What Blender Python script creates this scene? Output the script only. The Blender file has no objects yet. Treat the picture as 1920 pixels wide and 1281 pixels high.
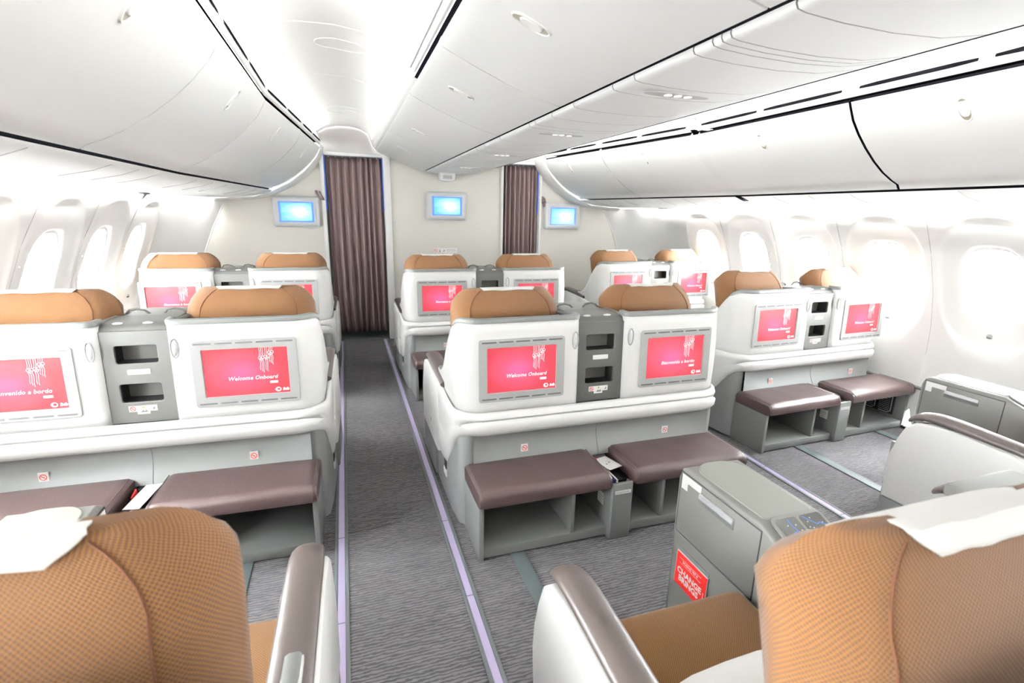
import bpy, bmesh, math, random
from mathutils import Vector, Matrix, geometry
random.seed(7)
sc = bpy.context.scene
COL = sc.collection
PI = math.pi

# ------------------------------------------------------------------ camera
F_PX, YAW, PITCH, ROLL = 942.5, 0.3209, -0.2505, 0.0207
fwd = Vector((math.sin(YAW)*math.cos(PITCH), math.cos(YAW)*math.cos(PITCH), math.sin(PITCH)))
rt = fwd.cross(Vector((0, 0, 1))).normalized(); up = rt.cross(fwd)
rt2 = rt*math.cos(ROLL) + up*math.sin(ROLL); up2 = -rt*math.sin(ROLL) + up*math.cos(ROLL)
cd = bpy.data.cameras.new('camera'); cam = bpy.data.objects.new('camera', cd); COL.objects.link(cam)
m = Matrix((rt2, up2, -fwd)).transposed().to_4x4(); m.translation = Vector((-1.1447, 0, 1.4596))
cam.matrix_world = m
cd.sensor_width = 36; cd.lens = 36*F_PX/1920; cd.clip_start = 0.02
cd.dof.use_dof = True; cd.dof.focus_distance = 2.3; cd.dof.aperture_fstop = 4.5
sc.camera = cam

# ------------------------------------------------------------------ world, light, exposure
w = bpy.data.worlds.new('sky'); sc.world = w; w.use_nodes = True
w.node_tree.nodes['Background'].inputs[0].default_value = (0.93, 0.97, 1, 1)
w.node_tree.nodes['Background'].inputs[1].default_value = 3.0
sc.view_settings.view_transform = 'Standard'; sc.view_settings.look = 'None'
EXPO = 1.4
sc.view_settings.exposure = EXPO; sc.view_settings.gamma = 1; sc.view_settings.use_curve_mapping = False
sc.cycles.max_bounces = 10; sc.cycles.diffuse_bounces = 5
sc.cycles.sample_clamp_indirect = 6
sc.cycles.use_denoising = True

def area(name, loc, to, sx, sy, power, col=(1, 1, 1), spread=PI):
    l = bpy.data.lights.new(name, 'AREA'); l.shape = 'RECTANGLE'; l.size = sx; l.size_y = sy
    l.energy = power; l.color = col; l.spread = spread
    o = bpy.data.objects.new(name, l); COL.objects.link(o); o.location = loc
    d = Vector(to) - Vector(loc)
    o.rotation_euler = d.to_track_quat('-Z', 'Y').to_euler() if abs(d.x) < 1e-6 and abs(d.z) < 1e-6 else axis_euler(d)
    o['kind'] = 'helper'
    return o
def strip(name, p0, p1, d, wd, power, col=(1, 1, .98)):
    p0, p1, d = Vector(p0), Vector(p1), Vector(d)
    l = bpy.data.lights.new(name, 'AREA'); l.shape = 'RECTANGLE'; l.size = wd; l.size_y = (p1-p0).length
    l.energy = power; l.color = col
    o = bpy.data.objects.new(name, l); COL.objects.link(o); o['kind'] = 'helper'
    y = (p1-p0).normalized(); z = -(d-y*d.dot(y)).normalized(); x = y.cross(z)
    m = Matrix((x, y, z)).transposed().to_4x4(); m.translation = (p0+p1)/2; o.matrix_world = m
def axis_euler(d):           # long side (size_y) lies along world Y, light shines along d
    z = -d.normalized(); y = Vector((0, 1, 0)); y = (y - z*y.dot(z)).normalized(); x = y.cross(z)
    return Matrix((x, y, z)).transposed().to_euler()

# ------------------------------------------------------------------ cabin measures
Y0, Y1, YK = -2.4, 5.9, 3.4
def upL(y): return -1.525 if y <= YK else -1.525 + (y-YK)*(0.225/2.5)
def upR(y): return 1.41 if y <= YK else 1.41 - (y-YK)*(0.357/2.5)
WALLP = [(1.535, .95), (1.47, 1.0), (1.25, 1.11), (1.0, 1.21), (.75, 1.27), (.5, 1.285), (.25, 1.26), (0, 1.21)]
def wallrel(z):
    for (za, ra), (zb, rb) in zip(WALLP, WALLP[1:]):
        if z >= zb: return ra + (rb-ra)*(za-z)/(za-zb)
    return WALLP[-1][1]
def wallx(side, y, z):
    t = max(0, min(1, (y-5.3)/.6))
    if side > 0: return 1.41 + wallrel(z) - .37*t
    return -1.525 - wallrel(z) + .23*t

# cabin light: sidewall wash lamps below the bins, cove lamps above them, daylight outside the windows
WASH, COVE, DAY = 165, 10, 110
area('sidewall_lamp', (-2.38, 1.6, 1.60), (-2.62, 1.6, .9), .05, 7.6, WASH, (1, .99, .97))
area('sidewall_lamp', (-2.30, 5.2, 1.58), (-2.5, 5.2, .9), .05, 1.0, WASH*.22, (1, .99, .97))
area('sidewall_lamp', (1.98, 5.2, 1.585), (2.2, 5.2, .9), .05, 1.0, WASH*.25, (1, .99, .97))
area('sidewall_lamp', (2.26, 1.6, 1.60), (2.5, 1.6, .9), .05, 7.6, WASH, (1, .99, .97))

# ------------------------------------------------------------------ materials
def newmat(name):
    mt = bpy.data.materials.new(name); mt.use_nodes = True
    return mt, mt.node_tree.nodes, mt.node_tree.links, mt.node_tree.nodes['Principled BSDF']
def plain(name, col, rough=.45, metal=0, spec=.5, bump=0, bscale=300, coat=0):
    mt, N, L, b = newmat(name)
    b.inputs['Base Color'].default_value = (*col, 1); b.inputs['Roughness'].default_value = rough
    b.inputs['Metallic'].default_value = metal; b.inputs['Specular IOR Level'].default_value = spec
    b.inputs['Coat Weight'].default_value = coat
    n = N.new('ShaderNodeTexNoise'); n.inputs['Scale'].default_value = bscale; n.inputs['Detail'].default_value = 3
    tc = N.new('ShaderNodeTexCoord'); L.new(tc.outputs['Object'], n.inputs['Vector'])
    if bump:
        bp = N.new('ShaderNodeBump'); bp.inputs['Strength'].default_value = bump; bp.inputs['Distance'].default_value = .002
        L.new(n.outputs['Fac'], bp.inputs['Height']); L.new(bp.outputs[0], b.inputs['Normal'])
    else:
        mr = N.new('ShaderNodeMapRange'); mr.inputs['To Min'].default_value = rough*.92; mr.inputs['To Max'].default_value = min(1, rough*1.08)
        L.new(n.outputs['Fac'], mr.inputs['Value']); L.new(mr.outputs[0], b.inputs['Roughness'])
    return mt
def emis(name, col, s):
    mt, N, L, b = newmat(name)
    b.inputs['Base Color'].default_value = (0, 0, 0, 1)
    b.inputs['Emission Color'].default_value = (*col, 1); b.inputs['Emission Strength'].default_value = s*2**-EXPO
    return mt
def mathn(N, L, op, a, b=None, c=None):
    n = N.new('ShaderNodeMath'); n.operation = op
    for i, v in enumerate((a, b, c)):
        if v is None: continue
        if hasattr(v, 'links'): L.new(v, n.inputs[i])
        else: n.inputs[i].default_value = v
    return n.outputs[0]
def srgb(r, g, b):
    f = lambda c: (c/255/12.92 if c <= 10 else ((c/255+.055)/1.055)**2.4)
    return (f(r), f(g), f(b))

M = {}
M['white'] = plain('white_plastic', (.80, .80, .785), .38)
M['panel'] = plain('cabin_panel_white', (.83, .83, .81), .5)
M['bulk'] = plain('bulkhead_cream', (.70, .68, .63), .6)
M['rim'] = plain('grey_rim', srgb(112, 114, 112), .4)
M['tower'] = plain('dark_grey_plastic', srgb(76, 76, 72), .45, bump=.05, bscale=900)
M['bezel'] = plain('bezel_grey', srgb(168, 169, 168), .42)
M['slot'] = plain('slot_grey', srgb(82, 84, 83), .6)
M['base'] = plain('base_grey', srgb(132, 134, 133), .42)
M['box'] = plain('footrest_grey', srgb(116, 118, 116), .5, bump=.05, bscale=700)
M['console'] = plain('console_grey', srgb(104, 104, 99), .45, bump=.06, bscale=900)
M['lid'] = plain('lid_grey', srgb(124, 124, 117), .5)
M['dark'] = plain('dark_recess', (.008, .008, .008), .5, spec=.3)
M['seam'] = plain('seam_grey', srgb(110, 112, 112), .6)
M['black'] = plain('gap_black', (.004, .004, .005), .9, spec=0)
M['latch'] = plain('latch_shadow_cream', srgb(150, 146, 128), .5)  # latch floor tone, the recess shadow painted in as a darker cream
M['silver'] = plain('silver_handle', (.72, .73, .74), .3, metal=.3)
M['chrome'] = plain('chrome', (.8, .8, .8), .15, metal=1)
M['sticker'] = plain('sticker_white', (.85, .85, .84), .5)
M['cover'] = plain('white_cloth', (.62, .61, .59), .9, spec=.1, bump=.25, bscale=180)
M['pillow'] = plain('pillow_cloth', (.82, .82, .80), .9, spec=.1, bump=.3, bscale=60)
M['leather'] = plain('brown_leather', srgb(68, 54, 52), .38, bump=.35, bscale=160)
M['pad'] = plain('armrest_leather', srgb(74, 65, 61), .36, bump=.15, bscale=260)
M['red'] = plain('print_red', srgb(214, 40, 36), .4)
M['inkgrey'] = plain('print_grey', srgb(120, 120, 120), .6)
M['inkyellow'] = plain('print_yellow', srgb(190, 160, 60), .6)
M['navy'] = plain('print_navy', srgb(30, 32, 80), .4)
M['purple'] = plain('print_purple', srgb(90, 50, 80), .4)
M['tvframe'] = plain('monitor_frame', srgb(200, 203, 205), .4)
M['strip'] = plain('floor_light_strip', srgb(186, 175, 208), .4)
M['striprail'] = plain('strip_rail', srgb(90, 95, 97), .5)
M['track'] = plain('track_cover', srgb(84, 94, 94), .5)
M['hdr'] = plain('header_panel', srgb(190, 186, 184), .6)
M['galley'] = plain('galley_grey', srgb(120, 124, 126), .6)
M['mat'] = plain('galley_floor', srgb(100, 103, 102), .7)
M['scr_w'] = emis('screen_white', (1, .97, .97), 1.0)
M['btn'] = emis('button_white', (.9, .93, 1), .8)
M['blue'] = emis('panel_blue', srgb(50, 130, 240), 1.2)
M['green'] = emis('led_green', (.1, 1, .4), 2.0)
M['moodblue'] = emis('mood_light_blue', srgb(70, 120, 235), .8)
M['lamp'] = emis('lamp_lens', (1, .98, .95), 3.0)
M['panelglass'] = plain('panel_glass', srgb(62, 62, 60), .2)

# carpet: crosswise broken stripes
mt, N, L, b = newmat('striped_carpet'); M['carpet'] = mt
tc = N.new('ShaderNodeTexCoord'); sx = N.new('ShaderNodeSeparateXYZ'); L.new(tc.outputs['Object'], sx.inputs[0])
cell = N.new('ShaderNodeCombineXYZ')
L.new(mathn(N, L, 'MULTIPLY', sx.outputs[0], 26), cell.inputs[0]); L.new(mathn(N, L, 'MULTIPLY', sx.outputs[1], 80), cell.inputs[1])
n1 = N.new('ShaderNodeTexNoise'); n1.inputs['Scale'].default_value = 1; n1.inputs['Detail'].default_value = 2; L.new(cell.outputs[0], n1.inputs['Vector'])
n2 = N.new('ShaderNodeTexNoise'); n2.inputs['Scale'].default_value = 420; n2.inputs['Detail'].default_value = 2; L.new(tc.outputs['Object'], n2.inputs['Vector'])
ph = mathn(N, L, 'MULTIPLY_ADD', n1.outputs['Fac'], 9.0, mathn(N, L, 'MULTIPLY', sx.outputs[1], 2*PI/.0135))
st = mathn(N, L, 'MULTIPLY_ADD', mathn(N, L, 'SINE', ph), .5, .5)
st = mathn(N, L, 'MULTIPLY_ADD', n2.outputs['Fac'], .7, mathn(N, L, 'SUBTRACT', st, .35))
cr = N.new('ShaderNodeValToRGB'); cr.color_ramp.elements[0].position = .25; cr.color_ramp.elements[1].position = .62
cr.color_ramp.elements[0].color = (*srgb(60, 59, 61), 1); cr.color_ramp.elements[1].color = (*srgb(104, 101, 102), 1)
L.new(st, cr.inputs[0]); L.new(cr.outputs[0], b.inputs['Base Color'])
b.inputs['Roughness'].default_value = .95; b.inputs['Specular IOR Level'].default_value = .1
bp = N.new('ShaderNodeBump'); bp.inputs['Strength'].default_value = .6; bp.inputs['Distance'].default_value = .002
L.new(st, bp.inputs['Height']); L.new(bp.outputs[0], b.inputs['Normal'])

# tan woven fabric with a dotted weave
def fabric(name, light, dark, pitch):
    mt, N, L, b = newmat(name)
    tc = N.new('ShaderNodeAttribute'); tc.attribute_name = 'cloth'; s = N.new('ShaderNodeSeparateXYZ'); L.new(tc.outputs['Vector'], s.inputs[0])
    u, v = s.outputs[0], s.outputs[1]
    k = 2*PI/pitch
    a = mathn(N, L, 'SINE', mathn(N, L, 'MULTIPLY', mathn(N, L, 'ADD', u, v), k/1.414))
    c = mathn(N, L, 'SINE', mathn(N, L, 'MULTIPLY', mathn(N, L, 'SUBTRACT', u, v), k/1.414))
    d = mathn(N, L, 'MULTIPLY_ADD', mathn(N, L, 'ADD', a, c), .25, .5)
    r = N.new('ShaderNodeValToRGB'); r.color_ramp.elements[0].position = .22; r.color_ramp.elements[1].position = .60
    r.color_ramp.elements[0].color = (*dark, 1); r.color_ramp.elements[1].color = (*light, 1)
    L.new(d, r.inputs[0]); L.new(r.outputs[0], b.inputs['Base Color'])
    b.inputs['Roughness'].default_value = .85; b.inputs['Specular IOR Level'].default_value = .15
    b.inputs['Sheen Weight'].default_value = .15
    bp = N.new('ShaderNodeBump'); bp.inputs['Strength'].default_value = .4; bp.inputs['Distance'].default_value = .001
    L.new(d, bp.inputs['Height']); L.new(bp.outputs[0], b.inputs['Normal'])
    return mt
M['fab'] = fabric('tan_weave', srgb(102, 70, 36), srgb(60, 38, 27), .0048)
M['fabseat'] = fabric('tan_weave_seat', srgb(118, 84, 46), srgb(78, 50, 26), .0044)
M['fabseam'] = plain('fabric_seam', srgb(66, 40, 26), .9, spec=.1)

# curtain
mt, N, L, b = newmat('curtain_cloth'); M['curtain'] = mt
n = N.new('ShaderNodeTexNoise'); n.inputs['Scale'].default_value = 60; n.inputs['Detail'].default_value = 4
r = N.new('ShaderNodeValToRGB'); r.color_ramp.elements[0].color = (*srgb(98, 81, 79), 1); r.color_ramp.elements[1].color = (*srgb(118, 99, 96), 1)
L.new(n.outputs['Fac'], r.inputs[0]); L.new(r.outputs[0], b.inputs['Base Color']); b.inputs['Roughness'].default_value = .8

# red seat screen: a radial picture on the display, glossy in front
def screenmat(name, cx):
    mt, N, L, b = newmat(name)
    tc = N.new('ShaderNodeTexCoord'); s = N.new('ShaderNodeSeparateXYZ'); L.new(tc.outputs['Object'], s.inputs[0])
    dx = mathn(N, L, 'MULTIPLY', mathn(N, L, 'SUBTRACT', s.outputs[0], cx-.02), 6.0)
    dz = mathn(N, L, 'MULTIPLY', mathn(N, L, 'SUBTRACT', s.outputs[2], .772), 9.0)
    dd = mathn(N, L, 'SQRT', mathn(N, L, 'ADD', mathn(N, L, 'MULTIPLY', dx, dx), mathn(N, L, 'MULTIPLY', dz, dz)))
    r = N.new('ShaderNodeValToRGB'); r.color_ramp.interpolation = 'EASE'
    r.color_ramp.elements[0].color = (*srgb(255, 112, 176), 1); r.color_ramp.elements[1].color = (*srgb(244, 76, 94), 1)
    e = r.color_ramp.elements.new(.62); e.color = (*srgb(254, 92, 122), 1)
    L.new(dd, r.inputs[0]); L.new(r.outputs[0], b.inputs['Emission Color']); b.inputs['Emission Strength'].default_value = 1.0*2**-EXPO
    b.inputs['Base Color'].default_value = (.01, .01, .01, 1); b.inputs['Roughness'].default_value = .18
    return mt
M['scrL'] = screenmat('screen_picture_a', -.408); M['scrR'] = screenmat('screen_picture_b', .408)
# blue bulkhead screens
mt, N, L, b = newmat('blue_screen_picture'); M['tv'] = mt
tc = N.new('ShaderNodeTexCoord'); s = N.new('ShaderNodeSeparateXYZ'); L.new(tc.outputs['Object'], s.inputs[0])
ax = mathn(N, L, 'ABSOLUTE', s.outputs[0]); az = mathn(N, L, 'ABSOLUTE', s.outputs[2])
edge = mathn(N, L, 'MAXIMUM', mathn(N, L, 'DIVIDE', ax, .17), mathn(N, L, 'DIVIDE', az, .102))
nz = N.new('ShaderNodeTexNoise'); cb = N.new('ShaderNodeCombineXYZ'); L.new(mathn(N, L, 'MULTIPLY', s.outputs[0], 3), cb.inputs[0]); L.new(mathn(N, L, 'MULTIPLY', s.outputs[2], 45), cb.inputs[2]); L.new(cb.outputs[0], nz.inputs['Vector']); nz.inputs['Scale'].default_value = 1
dd = mathn(N, L, 'SQRT', mathn(N, L, 'ADD', mathn(N, L, 'POWER', mathn(N, L, 'MULTIPLY', mathn(N, L, 'SUBTRACT', s.outputs[0], .03), 5.5), 2), mathn(N, L, 'POWER', mathn(N, L, 'MULTIPLY', s.outputs[2], 9), 2)))
tt = mathn(N, L, 'MULTIPLY_ADD', mathn(N, L, 'SUBTRACT', nz.outputs['Fac'], .5), .7, dd)
r = N.new('ShaderNodeValToRGB'); r.color_ramp.elements[0].position = .15; r.color_ramp.elements[0].color = (1, 1, 1, 1)
r.color_ramp.elements[1].color = (*srgb(90, 190, 255), 1); e = r.color_ramp.elements.new(.5); e.color = (*srgb(170, 235, 255), 1)
L.new(tt, r.inputs[0])
mx = N.new('ShaderNodeMix'); mx.data_type = 'RGBA'; mx.inputs[7].default_value = (*srgb(70, 130, 240), 1)
L.new(mathn(N, L, 'GREATER_THAN', edge, .88), mx.inputs[0]); L.new(r.outputs[0], mx.inputs[6]); L.new(mx.outputs[2], b.inputs['Emission Color'])
b.inputs['Emission Strength'].default_value = 1.35*2**-EXPO; b.inputs['Base Color'].default_value = (.01, .01, .01, 1); b.inputs['Roughness'].default_value = .2
# window pane
mt, N, L, b = newmat('window_glass'); M['glass'] = mt
b.inputs['Base Color'].default_value = (1, 1, 1, 1); b.inputs['Transmission Weight'].default_value = 1; b.inputs['Roughness'].default_value = 0.0; b.inputs['IOR'].default_value = 1.0

# ------------------------------------------------------------------ mesh helpers
class MB:
    def __init__(s): s.v = []; s.f = []; s.mi = []; s.mats = []; s.uv = {}
    def slot(s, key):
        if key not in s.mats: s.mats.append(key)
        return s.mats.index(key)
    def add(s, verts, faces, key, X=None):
        o = len(s.v); k = s.slot(key)
        s.v += [(X @ Vector(p)) if X else Vector(p) for p in verts]
        for f in faces: s.f.append([i+o for i in f]); s.mi.append(k)
        return s
    def bm(s, bmm, key, X=None):
        bmm.verts.index_update()
        s.add([v.co.copy() for v in bmm.verts], [[v.index for v in f.verts] for f in bmm.faces], key, X); bmm.free(); return s
    def mesh(s, me, key, X=None):
        s.add([v.co.copy() for v in me.vertices], [list(p.vertices) for p in me.polygons], key, X); return s
    def box(s, x0, x1, y0, y1, z0, z1, key, r=0, seg=2, X=None):
        b = bmesh.new(); bmesh.ops.create_cube(b, size=1)
        for v in b.verts: v.co = Vector((x0+(v.co.x+.5)*(x1-x0), y0+(v.co.y+.5)*(y1-y0), z0+(v.co.z+.5)*(z1-z0)))
        if r > 0: bmesh.ops.bevel(b, geom=list(b.edges), offset=min(r, abs(x1-x0)*.49, abs(y1-y0)*.49, abs(z1-z0)*.49), segments=seg, profile=.5, affect='EDGES')
        return s.bm(b, key, X)
    def prism(s, pts, axis, a, bb, key, r=0, seg=2, X=None):
        """pts: 2D outline in the two other axes (order x,y,z without axis), extruded a..bb"""
        def P(p, t):
            if axis == 0: return (t, p[0], p[1])
            if axis == 1: return (p[0], t, p[1])
            return (p[0], p[1], t)
        b = bmesh.new(); n = len(pts)
        A = [b.verts.new(P(p, a)) for p in pts]; B = [b.verts.new(P(p, bb)) for p in pts]
        fa = b.faces.new(A); fb = b.faces.new(list(reversed(B)))
        for i in range(n): b.faces.new((A[i], B[i], B[(i+1) % n], A[(i+1) % n]))
        if r > 0: bmesh.ops.bevel(b, geom=[e for e in b.edges if (e in fa.edges or e in fb.edges)], offset=r, segments=seg, profile=.5, affect='EDGES')
        bmesh.ops.recalc_face_normals(b, faces=b.faces)
        return s.bm(b, key, X)
    def tube(s, pts, r, key, n=8, closed=False, sx=1, X=None):
        pts = [Vector(p) for p in pts]; V = []; F = []
        m_ = len(pts)
        for i, p in enumerate(pts):
            if closed: t = pts[(i+1) % m_]-pts[i-1]
            else: t = pts[min(i+1, m_-1)]-pts[max(i-1, 0)]
            t.normalize(); a = t.cross(Vector((0, 0, 1)))
            if a.length < .05: a = t.cross(Vector((1, 0, 0)))
            a.normalize(); b = t.cross(a)
            for j in range(n):
                q = 2*PI*j/n; V.append(p+a*math.cos(q)*r*sx+b*math.sin(q)*r)
        R = m_ if closed else m_-1
        for i in range(R):
            for j in range(n):
                i2 = (i+1) % m_; F.append((i*n+j, i*n+(j+1) % n, i2*n+(j+1) % n, i2*n+j))
        if not closed: F.append(list(range(n))[::-1]); F.append([(m_-1)*n+j for j in range(n)])
        return s.add(V, F, key, X)
    def grid(s, P, key, closed_u=False, flip=False, X=None, cloth=None):
        if cloth is not None:      # cloth coordinates: arc length along u at row `cloth`, length along v
            u = 0
            for i in range(len(P)):
                if i: u += (Vector(P[i][cloth])-Vector(P[i-1][cloth])).length
                v = 0
                for j in range(len(P[0])):
                    if j: v += (Vector(P[i][j])-Vector(P[i][j-1])).length
                    s.uv[len(s.v)+i*len(P[0])+j] = (u, v)
        nu, nv = len(P), len(P[0]); V = [q for row in P for q in row]; F = []
        for i in range(nu if closed_u else nu-1):
            for j in range(nv-1):
                i2 = (i+1) % nu; f = (i*nv+j, i2*nv+j, i2*nv+j+1, i*nv+j+1); F.append(f[::-1] if flip else f)
        return s.add(V, F, key, X)
    def build(s, name, parent=None, smooth=35, bevel=0, solid=0, off=-1, sub=0):
        me = bpy.data.meshes.new(name); me.from_pydata([tuple(v) for v in s.v], [], s.f); me.update()
        for k in s.mats: me.materials.append(M[k])
        me.polygons.foreach_set('material_index', s.mi)
        if any(k in ('fab', 'fabseat') for k in s.mats):
            at = me.attributes.new('cloth', 'FLOAT_VECTOR', 'POINT')
            for i, q in enumerate(s.v): at.data[i].vector = (*s.uv[i], 0) if i in s.uv else (q[0], q[1]+q[2], 0)
        if smooth: me.shade_smooth(); me.set_sharp_from_angle(angle=math.radians(smooth))
        o = bpy.data.objects.new(name, me); COL.objects.link(o); o.parent = parent
        if solid: q = o.modifiers.new('solid', 'SOLIDIFY'); q.thickness = solid; q.offset = off
        if sub: q = o.modifiers.new('sub', 'SUBSURF'); q.levels = sub; q.render_levels = sub
        return o

def rrect(x0, x1, z0, z1, r, n=5):
    out = []
    for cx, cz, a in ((x1-r, z0+r, -90), (x1-r, z1-r, 0), (x0+r, z1-r, 90), (x0+r, z0+r, 180)):
        for i in range(n+1):
            t = math.radians(a+90*i/n); out.append((cx+r*math.cos(t), cz+r*math.sin(t)))
    return out
def ellipse(cx, cz, a, b, n=28, p=2.0):
    out = []
    for i in range(n):
        t = 2*PI*i/n; c, s_ = math.cos(t), math.sin(t)
        out.append((cx+a*math.copysign(abs(c)**(2/p), c), cz+b*math.copysign(abs(s_)**(2/p), s_)))
    return out
def flat(polys, extrude=0, bevel=0, res=1):
    """filled 2D shape with holes -> mesh in the local XY plane"""
    cu = bpy.data.curves.new('tmp', 'CURVE'); cu.dimensions = '2D'; cu.fill_mode = 'BOTH'
    cu.extrude = extrude; cu.bevel_depth = bevel; cu.bevel_resolution = res
    for poly in polys:
        sp = cu.splines.new('POLY'); sp.points.add(len(poly)-1); sp.use_cyclic_u = True
        for q, p in zip(sp.points, poly): q.co = (p[0], p[1], 0, 1)
    return curve_to_mesh(cu)
def curve_to_mesh(cu):
    o = bpy.data.objects.new('tmp', cu); COL.objects.link(o)
    dg = bpy.context.evaluated_depsgraph_get(); dg.update()
    me = bpy.data.meshes.new_from_object(o.evaluated_get(dg), depsgraph=dg)
    bpy.data.objects.remove(o); bpy.data.curves.remove(cu)
    return me
def text_mesh(txt, size, shear=0, ext=0, align='RIGHT', bold=0, spacing=1):
    cu = bpy.data.curves.new('tmp', 'FONT'); cu.body = txt; cu.size = size; cu.shear = shear; cu.extrude = ext
    cu.align_x = align; cu.offset = bold; cu.space_character = spacing; cu.resolution_u = 2
    return curve_to_mesh(cu)
# XY (text plane) -> XZ plane facing -Y
def faceY(x, y, z, ry=0): return Matrix.Translation((x, y, z)) @ Matrix.Rotation(ry, 4, 'Y') @ Matrix.Rotation(PI/2, 4, 'X')

def empty(name, loc, rz=0, label=None, cat=None, group=None):
    o = bpy.data.objects.new(name, None); COL.objects.link(o); o.location = loc; o.rotation_euler = (0, 0, rz); o.empty_display_size = .1
    if label: tag(o, label, cat, group)
    return o
def tag(o, label, cat, group=None):
    o['label'] = label; o['category'] = cat
    if group: o['group'] = group
    return o
def struct(o): o['kind'] = 'structure'; return o

# ================================================================== SETTING
mb = MB(); mb.box(-3.0, 3.0, Y0, 5.885, -.05, 0, 'carpet'); struct(mb.build('floor', smooth=0))
mb = MB(); mb.box(-3.0, 3.0, 5.885, 8.2, -.05, -.001, 'mat'); struct(mb.build('floor', smooth=0))
# floor light strips and seat track covers
tn = 0
def trim(mbb, **k):
    global tn; tn += 1
    return struct(mbb.build('trim_%d' % tn, **k))
for sx_ in (-1.235, -.757, .70+.06, 1.19):
    mb = MB()
    mb.box(sx_-.0135, sx_+.0135, Y0, 5.87, -.001, .0035, 'strip'); mb.box(sx_-.0285, sx_-.0145, Y0, 5.87, -.001, .005, 'striprail', .001); mb.box(sx_+.0145, sx_+.0285, Y0, 5.87, -.001, .005, 'striprail', .001)
    mb.box(sx_-.0135, sx_+.0135, 2.135, 2.139, 0, .004, 'seam'); mb.box(sx_-.0135, sx_+.0135, 1.62, 1.624, 0, .004, 'seam')
    trim(mb)
for sx_ in (-2.5, -1.62, -.497, .497, 1.63, 2.4):
    mb = MB(); mb.box(sx_-.032, sx_+.032, Y0, 5.8, -.001, .006, 'track', .002); trim(mb)

# sidewalls, panel by panel, each with its window opening
def sidewall(side):
    name = 'wall_left' if side < 0 else 'wall_right'
    zc, hh, hw = 1.075, .245, .172
    pitch = .645
    c0 = 2.0 if side > 0 else 1.47
    ys = [c0 + pitch*i for i in range(-7, 6)]
    ys = [y for y in ys if y+pitch/2 < 5.32]
    mb = MB(); wn = []
    zt, zb = 1.535, 0.0
    for yc in ys:
        a, b_ = yc-pitch/2, yc+pitch/2
        NA = 56; rows = []
        for i in range(NA):
            t = 2*PI*i/NA; c, s_ = math.cos(t), math.sin(t)
            e1 = ellipse(0, 0, hw, hh, NA, 2.9)[i]; e2 = ellipse(0, 0, .285, .405, NA, 2.6)[i]
            # rectangle point along the same direction
            k = min((pitch/2)/abs(c) if abs(c) > 1e-6 else 1e9, ((zt-zc) if s_ > 0 else (zc-zb))/abs(s_) if abs(s_) > 1e-6 else 1e9)
            R = (c*k, s_*k)
            row = []
            for q, dep in ((e1, .085), (e1, .03), ((e1[0]*1.06, e1[1]*1.05), .024), ((e2[0]*.93, e2[1]*.94), .02), (e2, .006)):
                y_, z_ = yc+q[0], zc+q[1]; row.append((wallx(side, y_, z_)+side*dep, y_, z_))
            for f in (.0, .12, .35, .7, 1.0):
                q = (e2[0]*1.03*(1-f)+R[0]*f, e2[1]*1.02*(1-f)+R[1]*f)
                y_, z_ = yc+q[0], zc+q[1]; row.append((wallx(side, y_, z_), y_, max(0, z_)))
            rows.append(row)
        mb.grid(rows, 'panel', closed_u=True, flip=(side > 0))
        mb.box(*( (wallx(side, a, 1.2)-.003, wallx(side, a, 1.2)+.003) ), a-.002, a+.002, 1.15, 1.16, 'panel')
        wn.append(yc)
    # plain ends
    for (ya, yb) in ((Y0, ys[0]-pitch/2), (ys[-1]+pitch/2, Y1)):
        if yb-ya < .01: continue
        n = 8; P = [[(wallx(side, ya+(yb-ya)*i/n, z), ya+(yb-ya)*i/n, z) for z in (1.535, 1.47, 1.36, 1.25, 1.1, 1.0, .85, .75, .6, .5, .25, 0)] for i in range(n+1)]
        mb.grid(P, 'panel', flip=(side < 0))
    struct(mb.build(name, smooth=50))
    return wn
WN = {s: sidewall(s) for s in (-1, 1)}
wi = 0
for side in (-1, 1):
    for yc in WN[side]:
        if yc < -1.2: continue
        wi += 1
        root = bpy.data.objects.new('window_%d' % wi, None); COL.objects.link(root); struct(root); root.location = (wallx(side, yc, 1.075), yc, 1.075)
        X = Matrix.Rotation(-side*PI/2, 4, 'Z') @ Matrix.Rotation(PI/2, 4, 'X')
        tilt = Matrix.Rotation(side*.30*0, 4, 'Y')
        mb = MB()
        def ringpt(hw, hh, dep, n=48):
            return [(wallx(side, yc+q[0], 1.075+q[1])+side*dep-root.location.x, q[0], q[1]) for q in ellipse(0, 0, hw, hh, n, 2.9)]
        mb.grid([[a, b_, c] for a, b_, c in zip(ringpt(.174, .247, .052), ringpt(.155, .228, .05), ringpt(.152, .225, .075))], 'white', closed_u=True)
        mb.build('window_frame', root)
        mb = MB(); rp = ringpt(.168, .24, .07); mb.add(rp, [list(range(len(rp)))], 'glass'); mb.build('pane', root)
        mb = MB(); kx = wallx(side, yc, .765)-root.location.x
        mb.add(*[[(kx+side*(-.002), .0+q[0]-.02, q[1]-.31) for q in ellipse(0, 0, .017, .016, 20)], [list(range(20))]], 'bezel')
        mb.box(kx-.006*1, kx+.004, -.034, -.006, -.322, -.311, 'slot', .002)
        mb.build('dimmer_button', root)
        x = wallx(side, yc, 1.075)+side*.16
        area('window_daylight', (x, yc, 1.075), (x-side, yc, .85), .5, .36, DAY, (.95, .98, 1))
# dark seams between wall panels
for side in (-1, 1):
    for yc in WN[side][1:]:
        y = yc-.645/2; mb = MB()
        mb.tube([(wallx(side, y, z)+side*.0005, y, z) for z in (1.5, 1.25, 1.0, .75, .5, .25, .02)], .0015, 'bezel', 6); trim(mb)

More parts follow.
